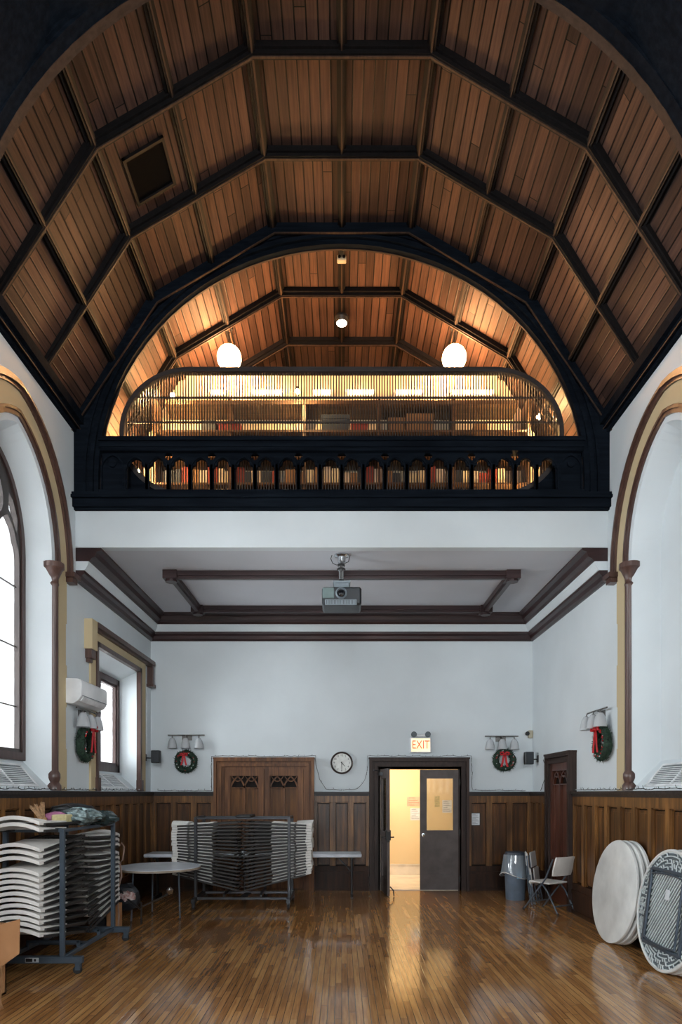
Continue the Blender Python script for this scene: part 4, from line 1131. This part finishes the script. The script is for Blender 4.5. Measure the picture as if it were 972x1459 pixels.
# ---- round tables leaning on the right wall
def lean_mx(xb, y, tilt, yaw=0):
    # local z up along disc diameter, local x = normal pointing to wall
    return MX.Translation((xb, y, 0)) @ MX.Rotation(yaw, 4, 'Z') @ MX.Rotation(tilt, 4, 'Y')
RD = .60
def round_disc(name, label, group, xb, y, tilt, mb, under=False, edge='tblw', yaw=0):
    """flat table on edge; local centre at height RD, thickness along +x"""
    mx = lean_mx(0, 0, tilt, yaw)
    t = thing(name, label, 'table', (xb, y, .012), 0, group)
    c = (0, 0, RD)
    b = B(mx)
    if not under:
        b.lathe([(0, 0), (RD-.012, 0), (RD-.003, .004), (RD, .012), (RD, .028), (RD-.008, .034), (RD-.03, .036), (RD-.04, .03), (0, .03)], c, 64, 'x'); b.build('tabletop', edge, t)
        b = B(mx)
        for s in (-1, 1): b.tube([(.038, s*.24, RD-.38), (.038, s*.24, RD+.38)], .011, 8)
        for s in (-1, 1): b.tube([(.038, -.24, RD+s*.38), (.038, .24, RD+s*.38)], .011, 8)
        b.build('folded_legs', 'chairfr', t)
    else:
        b.lathe([(0, .02), (RD-.03, .02), (RD-.03, -.004), (RD-.022, -.008), (RD-.006, -.006), (RD, .002), (RD, .022), (RD-.01, .03), (0, .03)], c, 64, 'x'); b.build('tabletop', 'tblw', t)
        # moulded underside: grey web with raised pale ribs
        b = B(mx); b.lathe([(0, .012), (RD-.03, .012), (RD-.03, .021), (0, .021)], c, 48, 'x'); b.build('underside_web', 'plgrey', t)
        b = B(mx); ww, hh = .36, .375
        def seg(p, q, r=.0065):
            p = V((.008, p[0], RD+p[1])); q = V((.008, q[0], RD+q[1])); d = q-p
            if d.length < .01: return
            n_ = d.normalized(); sd = V((0, -n_.z, n_.y))*r
            vs = [p+sd, p-sd, q-sd, q+sd]; vs += [v+V((-.010, 0, 0)) for v in vs]
            b.add(vs, [(0,1,2,3), (7,6,5,4), (0,1,5,4), (1,2,6,5), (2,3,7,6), (3,0,4,7)])
        k = -1.0
        while k < 1.0:       # diagonals clipped to the centre rectangle
            # line: v = 1.35*u + k
            pts = []
            for u in (-ww+.03, ww-.03):
                v = -1.35*u+k
                if abs(v) <= hh-.03: pts.append((u, v))
            for v in (-hh+.03, hh-.03):
                u = (k-v)/1.35
                if abs(u) <= ww-.03: pts.append((u, v))
            if len(pts) >= 2: seg(pts[0], pts[1])
            k += .062
        # rim zone: maze-like short ribs in rings
        rnd = random.Random(31)
        for rr in (.565, .53, .495, .46, .425):
            n = int(rr*2*pi/.042)
            for i in range(n):
                a = 2*pi*i/n; u, v = rr*cos(a), rr*sin(a)
                if abs(u) < ww+.0 and abs(v) < hh+.0: continue
                if rnd.random() < .55: a2 = a+2*pi/n*.9; seg((u, v), (rr*cos(a2), rr*sin(a2)), .005)
                else: r2 = rr-.03; seg((u, v), (r2*cos(a+.02), r2*sin(a+.02)), .005)
        n = 60
        for rr in (.585,):
            for i in range(n): a, a2 = 2*pi*i/n, 2*pi*(i+1)/n; seg((rr*cos(a), rr*sin(a)), (rr*cos(a2), rr*sin(a2)), .007)
        b.build('moulded_ribs', 'plrib', t, smooth=False)
        fr = B(mx)
        for s in (-1, 1):
            fr.bev(-.022, .004, s*ww-.020, s*ww+.020, RD-hh, RD+hh, .006)
            fr.bev(-.022, .004, -ww, ww, RD+s*hh-.018, RD+s*hh+.018, .006)
        fr.build('leg_frame', 'grey', t)
        for s in (-1, 1):
            lg = B(mx); lg.tube([(-.030, s*(ww-.055), RD-hh+.04), (-.030, s*(ww-.055), RD+hh-.04)], .012, 10)
            lg.tube([(-.03, s*(ww-.055), RD+s*(hh-.06))] + [(-.030, s*(ww-.055)*cos(q*pi/12), RD+s*(hh-.06)+s*.035*sin(q*pi/12)) for q in range(0, 13)], .010, 8)
            lg.build('folded_leg', 'grey', t)
        lb = B(mx); lb.box(-.004, -.001, -.04, .04, RD+.10, RD+.20); lb.build('paper_label', 'paper', t, smooth=False)
    return t
g1 = 'round tables leaning against the right wall, rear pile'
TL = R(7.5)
def discs(xb, y, labs, g, under):
    for i, (lab, dx, dy) in enumerate(labs):
        round_disc('round_folding_table', lab, g, xb+dx, y+dy, TL, None, under and i == 0)
discs(3.085, 7.62, [('plain pale round table on its edge, smooth top out, front of farther pile', 0, 0),
                   ('round table on its edge, middle one of the farther leaning pile', .052, -.04),
                   ('round table on its edge, back one of the farther pile, against the wainscot', .104, -.07)], g1, False)
discs(3.085, 6.37, [('round table on its edge, ribbed underside and folded legs facing out', 0, 0),
                   ('round table on its edge directly behind the one showing its ribbed underside', .052, -.05),
                   ('round table on its edge, last of the near pile, against the right wainscot', .104, -.10)], 'round tables leaning against the right wall, near pile', True)

# ---- cardboard box and twigs at the lower left corner
t = thing('cardboard_carton', 'open brown cardboard carton at the lower left edge with one flap hanging out', 'carton', (-3.15, 5.45, 0))
b = B()
b.box(-3.38, -2.93, 5.28, 5.30, 0, .62); b.box(-3.38, -2.93, 5.68, 5.70, 0, .62); b.box(-3.38, -3.36, 5.28, 5.70, 0, .62); b.box(-2.95, -2.93, 5.28, 5.70, 0, .62); b.box(-3.38, -2.93, 5.28, 5.7, 0, .02)
b.build('box_body', 'card', t, True, smooth=False)
b = B(); b.add([(-2.93, 5.30, .64), (-2.645, 5.36, .715), (-2.65, 5.36, .43), (-2.93, 5.30, .22), (-2.93, 5.308, .64), (-2.645, 5.368, .715), (-2.65, 5.368, .43), (-2.93, 5.308, .22)], [(0,1,2,3), (7,6,5,4), (0,1,5,4), (1,2,6,5), (2,3,7,6), (3,0,4,7)])
b.build('open_flap', 'card', t, True, smooth=False)
b = B(); rnd = random.Random(2)
for i in range(26):
    x = -2.78+rnd.uniform(-.05, .03); y = 5.24+rnd.uniform(-.04, .04)
    b.tube([(x, y, .36), (x+rnd.uniform(-.02, .02), y, .16), (x+rnd.uniform(-.03, .03), y+rnd.uniform(-.02, .02), .004)], .0022, 4)
tag(b.build('twig_bundle', 'twig', smooth=False), 'bundle of thin dry twigs hanging down in front of the cardboard carton', 'twigs')

# ---- wall unit, sconces, wreaths, speakers
t = thing('air_conditioner', 'white wall-mounted split air conditioner between the tall and the square left windows', 'air conditioner', (-W, 8.56, 2.88))
b = B(); prof = [(0, 0), (.10, -.01), (.17, .03), (.21, .09), (.215, .25), (.20, .29), (.16, .305), (0, .31)]
n = len(prof); vs = []
for y in (8.12, 9.0):
    for d, z in prof: vs.append((-W+.001+d, y, 2.875+z))
b.add(vs, [list(range(n)), [n+k for k in range(n)][::-1]]+[(k, (k+1) % n, n+(k+1) % n, n+k) for k in range(n)])
b.build('casing', 'acw', t, True, bevel=.008)
b = B(); b.add([(-W+.174, 8.16, 2.902), (-W+.214, 8.16, 2.958), (-W+.214, 8.96, 2.958), (-W+.174, 8.96, 2.902), (-W+.182, 8.16, 2.895), (-W+.222, 8.16, 2.951), (-W+.222, 8.96, 2.951), (-W+.182, 8.96, 2.895)], [(0,1,2,3), (7,6,5,4), (0,1,5,4), (1,2,6,5), (2,3,7,6), (3,0,4,7)]); b.build('air_flap', 'white', t, True, smooth=False)
b = B(); b.box(-W+.214, -W+.218, 8.14, 8.98, 2.965, 2.972); b.build('seam', 'plgrey', t, True, smooth=False)
b = B()
for z in (3.182,):
    b.bev(-W+.03, -W+.15, 8.2, 8.92, 3.178, 3.190, .003)
b.build('top_intake', 'plgrey', t, True)

def sconce(label, mp, u, z, wd, group='three-shade wall sconces'):
    t = thing('wall_sconce', label, 'wall lamp', mp(u, z-.2, 0), 0, group)
    b = B(); bxm(b, mp, u-.09, u+.09, z-.09, z+.0, .001, .02); b.build('wall_plate', 'brushed', t, True)
    b = B(); b.tube([mp(u-wd/2, z, .08), mp(u+wd/2, z, .08)], .011, 8); b.tube([mp(u, z-.03, .01), mp(u, z, .08)], .012, 8); b.build('bar', 'brushed', t, True)
    for k in (-1, 0, 1):
        x = u+k*wd*.36
        b = B(); b.tube([mp(x, z, .08), mp(x+.0, z-.02, .12), mp(x, z-.05, .13)], .008, 8); c = mp(x, z-.05, .13); b.lathe([(.02, 0), (.026, -.04), (.02, -.045)], c, 12); b.build('arm', 'brushed', t, True)
        b = B(); b.lathe([(.035, -.01), (.062, -.06), (.076, -.12), (.086, -.19), (.083, -.19), (.073, -.12), (.059, -.06), (.032, -.012)], c, 20, ring=True); b.build('glass_shade', 'sconceglass', t, True)
        b = B(); b.lathe([(.0, -.11), (.02, -.10), (.026, -.08), (.015, -.05), (.012, -.04)], c, 10); b.build('bulb', 'bulb', t, True)
sconce('three-shade clear glass wall sconce on the back wall, above the left wreath', mpB, -2.79, 2.79, .66)
sconce('three-shade clear glass wall sconce on the back wall, above the right wreath', mpB, 2.87, 2.77, .60)
sconce('three-shade clear glass wall sconce under the air conditioner on the left wall', mpL, 8.62, 2.84, .66)
sconce('three-shade clear glass wall sconce high on the right wall by the blind arch', mpR, 8.62, 2.84, .66)

def wreath(label, mp, u, z, r, seed, bow, bs=1.0):
    t = thing('christmas_wreath', label, 'wreath', mp(u, z-r, 0), 0, 'green Christmas wreaths with red bows')
    rnd = random.Random(seed); b = B(); rt = r*.30; rm = r-rt
    n = 28; path = [mp(u+rm*cos(2*pi*k/n)*(1+.05*sin(3*2*pi*k/n+seed)), z+rm*sin(2*pi*k/n), .07) for k in range(n)]
    b.tube(path, [rt*.72*(1+.15*rnd.uniform(-1, 1)) for _ in range(n)], 8, closed=True)
    for i in range(900):
        a = rnd.uniform(0, 2*pi); ph = rnd.uniform(0, 2*pi); cr = rt*.6
        q = (u+(rm+cr*cos(ph))*cos(a), z+(rm+cr*cos(ph))*sin(a), .07+cr*sin(ph)*.8)
        L = rt*.75; dr = (cos(ph)*cos(a)+rnd.uniform(-.7, .7), cos(ph)*sin(a)+rnd.uniform(-.7, .7), sin(ph)+rnd.uniform(-.5, .5))
        q2 = (q[0]+dr[0]*L*.6, q[1]+dr[1]*L*.6, max(.012, q[2]+dr[2]*L*.5))
        p0, p1 = mp(*q), mp(*q2); sd = (p1-p0).cross(V((rnd.uniform(-1, 1), rnd.uniform(-1, 1), rnd.uniform(-1, 1)))); sd = sd.normalized()*rt*.09 if sd.length > 1e-6 else V((.003, 0, 0))
        b.add([p0+sd, p0-sd, p1], [(0,1,2)])
    b.build('foliage', 'green', t, True, smooth=False)
    b = B()
    for i in range(14): a = rnd.uniform(0, 2*pi); b.ball(mp(u+rm*cos(a), z+rm*sin(a)+rnd.uniform(-.02, .02), .07+rt*.8), .010, 8)
    b.build('berries', 'berry', t, True)['kind'] = 'stuff'
    b = B()
    for i in range(8): a = rnd.uniform(0, 2*pi); b.ball(mp(u+rm*cos(a), z+rm*sin(a)+rnd.uniform(-.02, .02), .07+rt*.78), .009, 8)
    b.build('pale_cones', 'silver', t, True)['kind'] = 'stuff'
    b = B(); bu, bz, w0 = u+bow[0]*r, z+bow[1]*r, .07+rt*.9
    b.ball(mp(bu, bz, w0+.01), .022*bs, 10)
    for s in (-1, 1):       # loops and tails of the bow
        p = [(0, 0), (s*.05, .045), (s*.10, .035), (s*.105, -.01), (s*.05, -.015), (0, 0)]
        for dw in (-.006, .006):
            pass
        strip = [mp(bu+x*bs, bz+y*bs, w0+.012) for x, y in p]
        b.tube(strip, [.010, .02*bs, .022*bs, .02*bs, .018*bs, .010], 6)
        tl = [(s*.005, -.01), (s*.03, -.10), (s*.045, -.20), (s*.075, -.31)]
        tl = [(x*bs, y*bs) for x, y in tl]
        A = [(bu+x-.024*bs, bz+y) for x, y in tl]; C_ = [(bu+x+.024*bs, bz+y+.004) for x, y in tl]
        strip_plate(b, A, C_, mp, w0, w0+.006)
    b.build('bow', 'red', t, True)
wreath('green wreath with a red bow on the back wall, left of the carved oak doors', mpB, -2.80, EYE+(VY-1085)*BACK/F, .225, 1, (-.1, .5), .6)
wreath('green wreath with a red bow on the back wall, right of the exit sign', mpB, 2.92, EYE+(VY-1083)*BACK/F, .225, 2, (-.05, .45), .75)
wreath('green wreath with long red ribbon tails on the left wall under the air conditioner', mpL, 8.62, 2.40, .26, 3, (.3, .75))
wreath('green wreath with long red ribbon tails on the right wall beside the blind arch', mpR, 8.48, 2.40, .255, 4, (.15, .72))

def speaker(label, x, y, z, s):
    t = thing('wall_speaker', label, 'speaker', (x, y, z-.1), 0, 'small black corner speakers')
    b = B(); b.bev(x-.075, x+.075, y-.05, y+.07, z-.11, z+.11, .01); b.build('cabinet', 'black2', t, True)
    b = B(); b.box(x-.062, x+.062, y-.054, y-.05, z-.098, z+.098); b.build('grille', 'projd', t, True, smooth=False)
    b = B(); xw = -W if s < 0 else W
    b.tube([(x-s*-.075, y+.02, z-.02), (xw-s*.012, y+.02, z-.02)], .012, 8); b.box(min(xw, xw-s*.014), max(xw, xw-s*.014), y-.02, y+.06, z-.07, z+.05); b.build('bracket', 'black2', t, True)
speaker('small black speaker on a bracket at the left end of the back wall', (221-VX)*11.4/F, 11.45, EYE+(VY-1078)*11.4/F, -1)
speaker('small black speaker on a bracket at the right end of the back wall', (755-VX)*11.4/F, 11.45, EYE+(VY-1080)*11.4/F, 1)
t = thing('security_camera', 'small beige wall camera with dark lens high by the back right corner', 'camera', (3.36, BACK, 2.78))
b = B(); b.bev(3.36, 3.44, BACK-.06, BACK-.001, 2.74, 2.88, .01); b.build('housing', 'beige', t, True)
b = B(); b.lathe([(.035, 0), (.038, -.05), (.03, -.06), (0, -.06)], (3.335, BACK-.04, 2.82), 14, 'y'); b.ball((3.33, BACK-.07, 2.82), .03, 12); b.build('lens_dome', 'black2', t, True)

# ---- clock
ck = thing('wall_clock', 'round wall clock with a dark rim and white face between the two doorways', 'clock', (0, BACK, 2.09))
cz = EYE+(VY-1087)*BACK/F
B().lathe([(.175, -.001), (.20, -.001), (.205, -.02), (.20, -.045), (.185, -.05), (.172, -.04), (.170, -.02)], (0, BACK, cz), 40, 'y', True).build('rim', 'clockr', ck, True)
B().lathe([(0, -.02), (.172, -.02), (.172, -.001), (0, -.001)], (0, BACK, cz), 40, 'y').build('face', 'clockf', ck, True)
b = B()
def hand(a, L, wd, y):
    d = V((sin(a), 0, cos(a))); sd = V((cos(a), 0, -sin(a)))*wd; c = V((0, BACK-y, cz)); b.add([c-d*.02+sd, c-d*.02-sd, c+d*L-sd*.4, c+d*L+sd*.4, *[p+V((0, -.003, 0)) for p in (c-d*.02+sd, c-d*.02-sd, c+d*L-sd*.4, c+d*L+sd*.4)]], [(0,1,2,3), (7,6,5,4), (0,1,5,4), (1,2,6,5), (2,3,7,6), (3,0,4,7)])
hand(R(180), .125, .007, .024); b.build('minute_hand', 'black2', ck, True, smooth=False)
b = B(); hand(R(137), .09, .009, .029); b.build('hour_hand', 'black2', ck, True, smooth=False)
for h in range(1, 13):
    a = R(30*h); text(str(h), .05, lambda u, v, w_: V((.137*sin(a)+u, BACK-.0215-w_, cz+.137*cos(a)+v)), 'black2', 'numeral', ck)

# ---- exit sign with two emergency heads
es = thing('exit_sign', 'lit white exit sign with red letters above the grey double door', 'exit sign', (1.42, BACK, 2.46))
ex, ez = (599-VX)*BACK/F, EYE+(VY-1062)*BACK/F
b = B(); b.bev(ex-.19, ex+.19, BACK-.07, BACK-.001, ez-.14, ez+.14, .012); b.build('housing', 'white', es, True)
b = B(); b.box(ex-.165, ex+.165, BACK-.073, BACK-.069, ez-.115, ez+.115); b.build('lit_panel', 'exitg', es, True, smooth=False)
text('EXIT', .17, lambda u, v, w_: V((ex+u*.92, BACK-.0735-w_, ez+v*1.25)), 'exitr', 'lettering', es, .002)
t = thing('emergency_light', 'pair of small grey emergency lamp heads above the exit sign', 'emergency light', (ex, BACK, ez+.14))
b = B(); b.bev(ex-.10, ex+.10, BACK-.05, BACK-.001, ez+.15, ez+.20, .008); b.build('base', 'white', t, True)
for s in (-1, 1):
    b = B(); b.lathe([(.02, .02), (.05, -.01), (.052, -.05), (.045, -.055), (0, -.05)], (ex+s*.125, BACK-.06, ez+.19), 16, 'y'); b.tube([(ex+s*.08, BACK-.03, ez+.18), (ex+s*.125, BACK-.05, ez+.19)], .01, 6); b.build('lamp_head', 'plgrey', t, True)

# ---- projector
pj = thing('ceiling_projector', 'dark video projector hanging on a pole from the alcove ceiling', 'projector', (0, 8.75, 4.93))
PY = 8.72
b = B(); b.lathe([(.10, 4.93), (.10, 4.915), (.055, 4.90), (.05, 4.84), (.045, 4.835)], (0, PY, 0), 20); b.build('ceiling_plate', 'chrome', pj, True)
b = B(); b.lathe([(.042, 4.84), (.042, 4.75), (.055, 4.74), (.055, 4.73), (.032, 4.72), (.032, 4.57)], (-.005, PY, 0), 16); b.build('pole', 'chrome', pj, True)
b = B(); b.lathe([(.048, 4.805), (.05, 4.79), (.048, 4.775)], (-.005, PY, 0), 16); b.lathe([(.056, 4.745), (.058, 4.735), (.056, 4.725)], (-.005, PY, 0), 16); b.lathe([(.036, 4.60), (.038, 4.57), (.03, 4.56)], (-.005, PY, 0), 16); b.build('collars', 'black2', pj, True)
b = B(); b.bev(-.115, .115, PY-.10, PY+.12, 4.525, 4.56, .006); b.bev(-.10, -.085, PY-.10, PY+.12, 4.46, 4.53, .004); b.bev(.085, .10, PY-.10, PY+.12, 4.46, 4.53, .004); b.box(-.09, .09, PY-.09, PY-.08, 4.47, 4.525); b.build('mount_bracket', 'projs', pj, True)
b = B(); b.bev(-.26, .26, PY-.16, PY+.26, 4.22, 4.46, .025); body = b.build('body', 'projd', pj, True)
b = B(); b.bev(-.25, -.10, PY-.168, PY-.155, 4.305, 4.445, .005); b.build('front_panel', 'projg', pj, True)
b = B(); b.bev(-.22, .20, PY-.17, PY-.155, 4.215, 4.29, .006); v = b.build('vent_grille', 'projs', pj, True)
b = B()
for i in range(20): b.box(-.20+i*.02, -.193+i*.02, PY-.172, PY-.169, 4.225, 4.28)
b.build('vent_slots', 'projd', pj, True, smooth=False)
b = B(); b.lathe([(.075, .02), (.075, -.02), (.062, -.03), (.055, -.02), (.05, .02)], (-.005, PY-.16, 4.37), 28, 'y', True); b.build('lens_ring', 'projs', pj, True)
b = B(); b.lathe([(.05, -.005), (.035, -.018), (0, -.024)], (-.005, PY-.16, 4.37), 28, 'y'); b.build('lens', 'lens', pj, True)
b = B(); b.tube([(-.13, PY-.02, 4.92), (-.145, PY-.03, 4.87), (-.12, PY-.03, 4.81), (-.07, PY-.02, 4.79), (-.03, PY, 4.80)], .005, 6); b.tube([(.04, PY, 4.82), (.09, PY, 4.84), (.11, PY, 4.92)], .005, 6); b.build('cable', 'black2', pj, True)
b = B(); b.tube([(.12, PY, 4.5), (.2, PY+.05, 4.51), (.21, PY+.08, 4.47)], .006, 6); b.build('cable', 'black2', pj, True)

# ---- hatch in the boarded slope
hb = V((-2.47, 0, 8.13)); hc = V((-.9, 0, 9.06)); d = (hc-hb); L = d.length; du = d/L; nn = inward(1)
f = lambda u, v, h: hb + du*u + V((0, v, 0)) + nn*h
t = thing('ceiling_access_hatch', 'black square access hatch with a thin frame in the left slope of the boarded ceiling', 'hatch', f(.45, 6.98, 0))
b = B()
def hbx(bb, u0, u1, v0, v1, h0, h1): bb.add([f(a, c, e) for a in (u0, u1) for c in (v0, v1) for e in (h0, h1)], [(0,1,3,2), (4,6,7,5), (0,4,5,1), (2,3,7,6), (0,2,6,4), (1,5,7,3)])
hbx(b, .27, .70, 6.72, 7.18, .002, .012); b.build('hatch_board', 'hatch', t, True, smooth=False)
b = B(); hbx(b, .24, .27, 6.69, 7.21, .002, .035); hbx(b, .70, .73, 6.69, 7.21, .002, .035); hbx(b, .24, .73, 6.69, 6.72, .002, .035); hbx(b, .24, .73, 7.18, 7.21, .002, .035); b.build('hatch_frame', 'rib', t, True, smooth=False)

# ---- loft lights
for s, side_n in ((-1, 'left'), (1, 'right')):
    x = s*1.655; y = 9.6; z = EYE+(VY-510)*y/F; zt = 9.06-(abs(x)-.9)*.93/1.57-.02
    t = thing('globe_pendant_lamp', '%s-hand glowing white globe pendant in the loft above the slatted screen' % side_n, 'pendant lamp', (x, y, z), 0, 'pair of globe pendants in the loft')
    B().ball((0, 0, 0), .175, 32).build('globe', 'globe', t)
    b = B(); b.lathe([(.03, .20), (.055, .165), (.05, .15)], n=14); b.tube([(0, 0, .19), (0, 0, zt-z)], .008, 8); b.lathe([(.05, zt-z-.03), (.06, zt-z)], n=14); b.build('stem', 'black2', t)
y = 9.9; z = EYE+(VY-461)*y/F
t = thing('ceiling_spot_lamp', 'small round glowing lamp on the ridge inside the loft, between the two globes', 'ceiling lamp', (0, y, z))
B().lathe([(0, 0), (.075, 0), (.078, .01)], n=24).build('lamp_face', 'spot', t)
b = B(); b.lathe([(.078, .004), (.09, .004), (.11, .06), (.10, .10), (.04, .14), (.02, .16), (.015, 8.93-z)], n=20); b.build('housing', 'chairfr', t)
t = thing('smoke_detector', 'small beige twin detector box on the ridge just behind the arch crown', 'detector', (0, 8.75, 8.86))
b = B(); b.bev(-.06, .06, 8.66, 8.74, 8.83, 8.90, .01); b.bev(-.03, .03, 8.66, 8.74, 8.88, 9.0, .005); b.build('housing', 'beige', t, True)
b = B()
for s in (-1, 1): b.lathe([(.02, 0), (.02, -.012), (0, -.012)], (s*.03, 8.66, 8.865), 12, 'y')
b.build('sensor_lens', 'black2', t, True)

# ---- loft storage shelving with its contents and strip lamps
sh = thing('storage_shelving', 'long open wooden shelving in the loft behind the slatted screen', 'shelving', (0, 9.75, 5.5))
for z in (5.92, 6.28, 6.68, 7.05): B().box(-2.75, 2.75, 9.55, 9.95, z-.015, z+.015).build('shelf_board', 'shelf', sh, True, smooth=False)
for x in (-2.75, -1.65, -.55, .55, 1.65, 2.75): B().box(x-.02, x+.02, 9.56, 9.95, 5.5, 7.55).build('upright', 'shelf', sh, True, smooth=False)
B().box(-2.6, 2.6, 9.55, 9.95, 7.44, 7.5).build('shelf_board', 'shelf', sh, True, smooth=False)
b = B(); b.plate([[(-3.02, 5.5), (3.02, 5.5), (3.02, 7.1), (2.5, 8.0), (2.42, 8.12), (-2.42, 8.12), (-2.5, 8.0), (-3.02, 7.1)]], lambda u, v, w_: V((u, 9.96+w_, v)), 0, .03)
b.build('back_board', 'loftw', sh, True, smooth=False)
for i, (px_, py_, lab) in enumerate(((190, 625, 'small glowing bare bulb at the lower left end of the slatted screen'), (246, 563, 'small glowing bare bulb behind the upper left curve of the slatted screen'),
                  (768, 594, 'small glowing bare bulb behind the right curve of the slatted screen'), (737, 712, 'small glowing bare bulb low down behind the right-hand little arches'),
                  (424, 558, 'small round glowing bulb between two strip lamps, left of centre'), (196, 672, 'small glowing bare bulb behind the leftmost little arch'))):
    yy = 9.3; c = P(px_, py_, yy); t = thing('bare_bulb', lab, 'light bulb', c, 0, 'bare bulbs in the loft')
    B().ball((0, 0, 0), .032, 12).build('bulb', M['bulbglow'], t)
    b = B(); b.lathe([(.014, .025), (.016, .07), (.004, .075)], n=10); b.tube([(0, 0, .07), (0, .3, .09), (0, .63, .09)], .005, 6); b.build('socket', 'black2', t)
k = 9.86/F
for i, (p0, p1, py) in enumerate(((300, 321, 558), (359, 401, 558), (447, 472, 558), (494, 532, 558), (564, 601, 558), (643, 703, 558))):
    x0, x1 = (p0-VX)*k, (p1-VX)*k; z = EYE+(VY-py)*k
    place = ['leftmost', 'second from the left', 'third from the left', 'third from the right', 'second from the right', 'rightmost and longest'][i]
    t = thing('strip_lamp', 'glowing white fluorescent strip lamp behind the slatted screen, %s of the row' % place, 'strip lamp', ((x0+x1)/2, 9.86, z), 0, 'strip lamps in the loft')
    B().tube([(x0, 9.86, z), (x1, 9.86, z)], .026, 10).build('tube', 'tube', t, True)
    b = B(); b.box(x0-.03, x1+.03, 9.90, 9.955, z-.03, z+.03); b.box(x0-.03, x0, 9.84, 9.91, z-.025, z+.025); b.box(x1, x1+.03, 9.84, 9.91, z-.025, z+.025); b.build('holder', 'white', t, True, smooth=False)
boxc = [mat('box_navy', (38, 48, 62), .7), mat('box_grey', (84, 88, 92), .7), mat('box_pale', (206, 194, 180), .7), mat('box_tan', (150, 112, 76), .8), mat('box_red', (140, 52, 40), .7), mat('box_cream', (226, 212, 180), .7)]
rnd = random.Random(12)
CN = ['navy', 'grey', 'pale', 'tan', 'red-brown', 'cream']
def ordinal(n, tot):
    return ONES[n]+' from the left' if n <= tot/2 and n < 20 else ((ONES[tot-n+1]+' from the right') if tot-n+1 > 1 else 'rightmost')
def put_boxes(z, dark, hmin, hmax, xr, lab, grp, name='storage_box', cat='box', wmin=.18, wmax=.42, fill=.8):
    x = -xr; o = None; made = []
    while x < xr-.2:
        wd = rnd.uniform(wmin, wmax); h = rnd.uniform(hmin, hmax)
        if rnd.random() < fill:
            ci = rnd.choice(dark); m = boxc[ci]
            b = B(); b.bev(x, x+wd, 9.60, 9.86, z+.015, z+.015+h, .006)
            if name == 'storage_box': b.bev(x-.006, x+wd+.006, 9.594, 9.866, z+.005+h*.8, z+.02+h, .004)
            made.append((tag(b.build(name, m), None, cat, grp), ci))
        x += wd+rnd.uniform(.01, .06 if name == 'storage_box' else .006)
    for i, (o, ci) in enumerate(made): o['label'] = lab % (CN[ci], ordinal(i+1, len(made)))
put_boxes(6.68, (0, 0, 1, 2), .12, .26, 2.6, '%s storage box on middle loft shelf, %s', 'boxes on the middle loft shelf')
put_boxes(7.05, (0, 4, 3, 1), .12, .28, 2.3, '%s storage box on upper loft shelf below strip lamps, %s', 'boxes on the upper loft shelf', fill=.5)
put_boxes(5.92, (5, 5, 5, 2, 3), .24, .31, 2.6, '%s storage box behind the balcony arches on low loft shelf, %s', 'boxes on the low loft shelf', fill=.95)
put_boxes(6.28, (3, 4, 2, 5, 5, 0), .16, .27, 2.6, '%s upright book behind balcony arch heads, %s', 'books on the loft shelf', 'book', 'book', .09, .15, .92)

# ---- string lights along the ledges and door cases
def string_light(label, pts, seed, off):
    rnd = random.Random(seed); b = B(); path = []
    for i in range(len(pts)-1):
        a, c = V(pts[i]), V(pts[i+1]); n = max(2, int((c-a).length/.06))
        for k in range(n):
            p = a+(c-a)*(k/n); path.append(p+V((rnd.uniform(-.008, .008), rnd.uniform(-.008, .008), rnd.uniform(-.002, .014))))
    path.append(V(pts[-1])); b.tube(path, .005, 4)
    for p in path[::2]:
        d = V((rnd.uniform(-.02, .02), -rnd.uniform(0, .01), rnd.uniform(.01, .035))); b.tube([p, p+d], [.004, .002], 4)
    t = tag(b.build('string_lights', 'wire', smooth=False), label, 'string lights')
    b = B()
    for p in path[1::4]: b.ball(p+V((0, -.006, .012)), .007, 6)
    b.build('bulbs', 'bulb', t)
yb = BACK-.07
string_light('dark wired string lights along the ledge and over the carved oak door case', [(-3.3, yb, 1.79), (-2.34, yb, 1.79), (-2.33, yb-.03, 1.85), (-2.325, yb-.07, 2.405), (-.47, yb-.07, 2.405), (-.455, yb-.05, 2.2), (-.40, yb, 2.0), (-.28, yb, 1.82), (0, yb, 1.80)], 1, .0)
string_light('dark wired string lights along the ledge and over the grey door case', [(.02, yb, 1.80), (.28, yb, 1.82), (.42, yb, 1.98), (.465, yb-.04, 2.2), (.455, yb-.07, 2.405), (2.31, yb-.07, 2.405), (2.33, yb-.05, 2.1), (2.34, yb, 1.80), (3.3, yb, 1.79)], 2, .0)
string_light('dark wired string lights on the wainscot ledge along the right wall', [(W-.06, 9.5, 1.79), (W-.06, 6.0, 1.79)], 3, 0)
string_light('dark wired string lights on the wainscot ledge along the left wall', [(-W+.06, 11.2, 1.79), (-W+.06, 6.0, 1.79)], 4, 0)
b = B(); b.tube([(W-.02, 11.25, 1.79), (W-.02, 10.9, 2.1), (W-.13, 10.75, 2.3)], .005, 5)
tag(b.build('loose_cable', 'black2'), 'thin black cable slanting from the ledge to the side door case', 'cable')
b = B(); b.tube([(-W+.012, 11.5, 3.62), (-W+.012, 11.5, 2.42)], .006, 5); 
tag(b.build('speaker_cable', 'white'), 'white cable running down the left wall to the corner speaker', 'cable')
